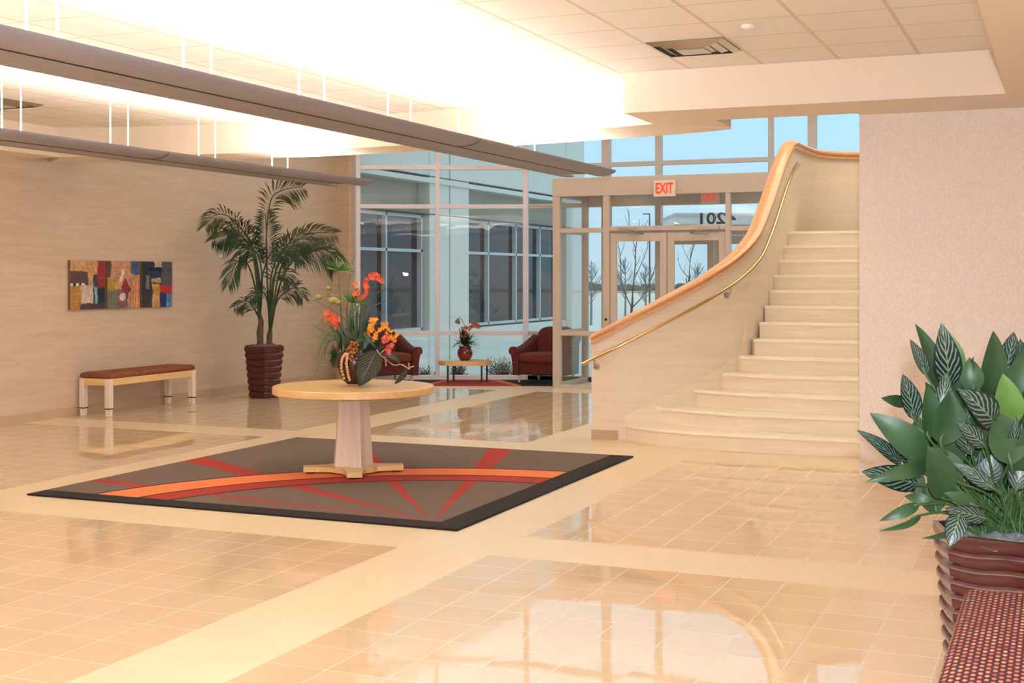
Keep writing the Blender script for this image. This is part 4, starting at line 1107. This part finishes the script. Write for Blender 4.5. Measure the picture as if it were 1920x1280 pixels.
# neighbouring wing of the building
XF = -12.2
M_PANEL = plain('precast_panel', srgb(206, 214, 210), .7, 0, .02, 1)
M_PANELD = plain('precast_recess_shade', srgb(158, 158, 146), .8, 0, .03, 1)  # panel colour darkened to paint in the shade under the recess
wing = empty('office_wing', (XF, 19.3, GZ)); tag(wing, 'pale panelled office wing with dark ribbon windows beyond the window wall', 'building')
wo = Vector((XF, 19.3, GZ))
def wb(nm, a, b, mat, par=wing, bev=0):
    q = MB().box(tuple(Vector(a) - wo), tuple(Vector(b) - wo)).build(nm, mat, par, bevel=bev); return q
YE = 34.0
wb('wall', (XF - 6, 19.3, GZ), (XF - .25, YE, 6.5), M_PANELD)
wb('lower_panel', (XF - .3, 19.3, GZ), (XF, YE, .55), M_PANEL)
wb('upper_panel', (XF - .3, 19.3, 3.82), (XF, YE, 6.5), M_PANEL)
wb('ledge', (XF - .3, 19.3, 3.66), (XF + .06, YE, 3.76), M_PANEL)
piers = [(24.45, 26.4, 25.42), (32.6, YE, None)]
for a, b, j in piers:
    wb('pier', (XF - .28, a, GZ), (XF + .015, b, 6.4), M_PANEL)
    if j: wb('joint', (XF + .0, j - .012, GZ), (XF + .018, j + .012, 6.4), M_DARKM)
for zz in (3.79, 3.0): wb('joint', (XF - .2, 19.3, zz), (XF + .02, YE, zz + .02), M_DARKM)
M_WIN = plain('wing_window_frame', srgb(178, 196, 204), .5)
for (a, b, mul) in ((19.5, 24.35, (21.1, 22.78)), (26.43, 32.5, (27.75, 29.42, 31.0))):
    f = wb('window_band', (XF - .26, a, .62), (XF - .20, b, 2.96), M_GLASSD)
    for y in (a + .03,) + mul + (b - .03,): wb('mullion', (XF - .2, y - .03, .6), (XF - .10, y + .03, 2.98), M_WIN)
    for z in (.62, 2.24, 2.95): wb('rail', (XF - .2, a, z - .03), (XF - .10, b, z + .03), M_WIN)
# flat canopy across the lot
fb = empty('entrance_canopy', flat(1335, 62, GZ), YAW); tag(fb, 'flat grey canopy roof across the lot, seen through the transom glass', 'canopy')
M_FARW = plain('far_wall', srgb(196, 202, 204), .8, 0, .03, .3)
MB().box((-1.7, 0, 3.9), (16, 8, 4.75)).build('roof', M_FARW, fb)
MB().box((-1.75, -.1, 4.72), (16.1, 8.1, 4.86)).build('cornice', plain('far_cornice', srgb(170, 178, 182), .8), fb)
MB().box((-1.75, -.06, 4.25), (16.1, 0, 4.3)).build('joint', M_DARKM, fb)
for x_ in (4.2, 15.0):
    MB().box((x_, .6, 0), (x_ + .8, 1.4, 3.9)).build('pier', M_FARW, fb); MB().box((x_, 6.6, 0), (x_ + .8, 7.4, 3.9)).build('pier', M_FARW, fb)
# lamp posts
def lamp_post(u, d, top, label, sgn=-1):
    p = flat(u, d, GZ); r = empty('lamp_post', p, YAW); tag(r, label, 'lamp post')
    h = HC + (HOR - top)/F_PX*d - GZ
    MB().tube([(0, 0, 0), (0, 0, h)], [.045, .03], 8).build('pole', M_DARKM, r)
    MB().box((-.32, -.1, h - .05), (0, .1, h)).build('lamp_head', M_DARKM, r, bevel=.02)
lamp_post(1218, 60, 400, 'tall lamp post left of the grey building, seen through the transom')
# bare trees
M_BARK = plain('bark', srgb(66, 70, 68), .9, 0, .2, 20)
M_BARKF = plain('bark_haze', srgb(110, 130, 132), .9, 0, .1, 20)  # bark made paler and bluer, distance haze put into the colour
def bare_tree(u, d, v_top, label, mat, seed, paths=None, dens=5, group=None, v_fork=None, tr=.03):
    p = flat(u, d, GZ); r = empty('bare_tree', p); tag(r, label, 'tree', group)
    rn = random.Random(seed); m = MB()
    if paths:
        for (pts, r0, r1) in paths:
            pa = catmull([at(a, b, d + dd) - p for a, b, dd in pts], 5); n = len(pa)
            m.tube(pa, [r0 + (r1 - r0)*i/(n-1) for i in range(n)], 6)
            for i in range(n//3, n, 2):
                if rn.random() < .75:
                    t = (pa[min(i+1, n-1)] - pa[i-1]).normalized(); q = pa[i]
                    dv = (t + Vector((rn.uniform(-1, 1), rn.uniform(-1, 1), rn.uniform(0, .6)))*.8).normalized(); L = rn.uniform(.15, .4)
                    m.tube([q, q + dv*L*.5, q + (dv + Vector((0, 0, .25))).normalized()*L], [r1*1.2, r1, r1*.6], 4)
    else:
        H = HC + (HOR - v_top)/F_PX*d - GZ
        m.tube([(0, 0, 0), (.02, 0, H*.35), (0, 0, H)], [tr*1.3, tr, tr*.2], 6)
        for q in range(dens*5):
            z = H*rn.uniform(.3, .9); a = rn.uniform(0, 2*PI); L = (H - z)*.6 + H*.06
            e = Vector((math.cos(a)*L*.55, math.sin(a)*L*.55, z + L*.8)); m.tube([(0, 0, z), (e.x*.5, e.y*.5, z + L*.3), e], [tr*.4, tr*.3, tr*.12], 4)
            for s_ in range(3):
                b = Vector((e.x*.6, e.y*.6, z + L*.4)); m.tube([b, b + Vector((rn.uniform(-.3, .3), rn.uniform(-.3, .3), rn.uniform(.1, .5)))*L*.7], tr*.12, 3)
    m.build('branches', mat, r)
bare_tree(1184, 26, 400, 'nearest bare sapling, filling the left entrance door', M_BARK, 1, paths=[
    ([(1184, 700, 0), (1184, 620, 0), (1184, 575, 0)], 0.0248, 0.0216),
    ([(1184, 578, 0), (1187, 540, .1), (1191, 500, .1), (1192, 468, .1), (1196, 445, .1), (1206, 420, .1)], 0.0154, 0.0060),
    ([(1192, 466, .1), (1186, 450, 0), (1181, 425, 0), (1179, 393, 0)], 0.0077, 0.0036),
    ([(1184, 576, 0), (1172, 550, -.2), (1165, 525, -.3), (1163, 480, -.3), (1158, 450, -.3)], 0.0132, 0.0048),
    ([(1185, 577, 0), (1205, 555, .2), (1220, 525, .3), (1228, 500, .3), (1230, 460, .3)], 0.0132, 0.0048),
    ([(1191, 520, .1), (1204, 490, 0), (1213, 465, -.1), (1218, 440, -.1)], 0.0077, 0.0036)])
bare_tree(1292, 34, 440, 'bare sapling framed by the right entrance door', M_BARK, 2, paths=[
    ([(1292, 640, 0), (1292, 560, 0), (1292, 520, 0)], 0.0248, 0.0210), ([(1292, 525, 0), (1294, 490, 0), (1299, 465, 0), (1308, 450, 0)], 0.0132, 0.0048),
    ([(1294, 492, 0), (1285, 475, .2), (1279, 460, .2)], 0.0077, 0.0042), ([(1292, 522, 0), (1278, 505, -.2), (1270, 485, -.2)], 0.0110, 0.0042), ([(1296, 480, 0), (1300, 465, .3), (1298, 445, .3)], 0.0066, 0.0036)])
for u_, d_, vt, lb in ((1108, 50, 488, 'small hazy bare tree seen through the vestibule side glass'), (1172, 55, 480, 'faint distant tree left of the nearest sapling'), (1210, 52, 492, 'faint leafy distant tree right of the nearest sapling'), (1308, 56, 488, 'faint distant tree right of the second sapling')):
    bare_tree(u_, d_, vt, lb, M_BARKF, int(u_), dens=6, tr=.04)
# hedge line on the horizon
rn = random.Random(8); m = MB()
for q in range(520):
    x = rn.uniform(-90, 10); y = rn.uniform(150, 165); h = rn.uniform(.35, .8)*(2.0 if rn.random() < .06 else 1)
    m.ball((x, y, GZ + h*.5), h*.8, 6, sz=rn.uniform(.7, 1.1))
o = m.build('hedgerow', plain('distant_hedge', srgb(84, 104, 100), .95, 0, .2, .8)); tag(o, 'dark line of distant shrubs along the far edge of the lot', 'hedge', kind='stuff')
# shrubs in the bed outside the glass
def shrub(u, d, w_, h, label, seed, dense=160):
    p = flat(u, d, GZ + .02); r = empty('shrub', p); tag(r, label, 'shrub', 'low shrubs outside the glass'); rn = random.Random(seed)
    m = MB()
    for q in range(dense):
        a = rn.uniform(0, 2*PI); el = rn.uniform(.15, 1.3); L = rn.uniform(.6, 1)
        e = Vector((math.cos(a)*math.cos(el)*w_/2, math.sin(a)*math.cos(el)*w_/2, math.sin(el)*h))*L
        m.tube([(0, 0, 0), e*.5 + Vector((0, 0, .04)), e], .004, 3)
        for s_ in range(4):
            c_ = e*rn.uniform(.5, 1) + Vector((rn.uniform(-.05, .05), rn.uniform(-.05, .05), rn.uniform(-.03, .05))); leaf(m, c_, c_ + Vector((rn.uniform(-.05, .05), rn.uniform(-.05, .05), rn.uniform(0, .06))), .02, (0, 0, 1), .1, .2, 2)
    m.build('branches', plain('shrub_leaf_%d' % seed, srgb(78, 90, 82), .8, 0, .3, 10), r)
shrub(940, 22.6, .8, .46, 'wispy shrub outside, right of the low table', 1)
shrub(858, 22.5, .45, .45, 'leafy shrub outside, behind the low table pot', 2, 90)
shrub(795, 22.5, .6, .30, 'low shrub outside, right of the left armchair', 3, 90)
shrub(1010, 22.6, .4, .28, 'small shrub outside, beside the right armchair', 4, 80)
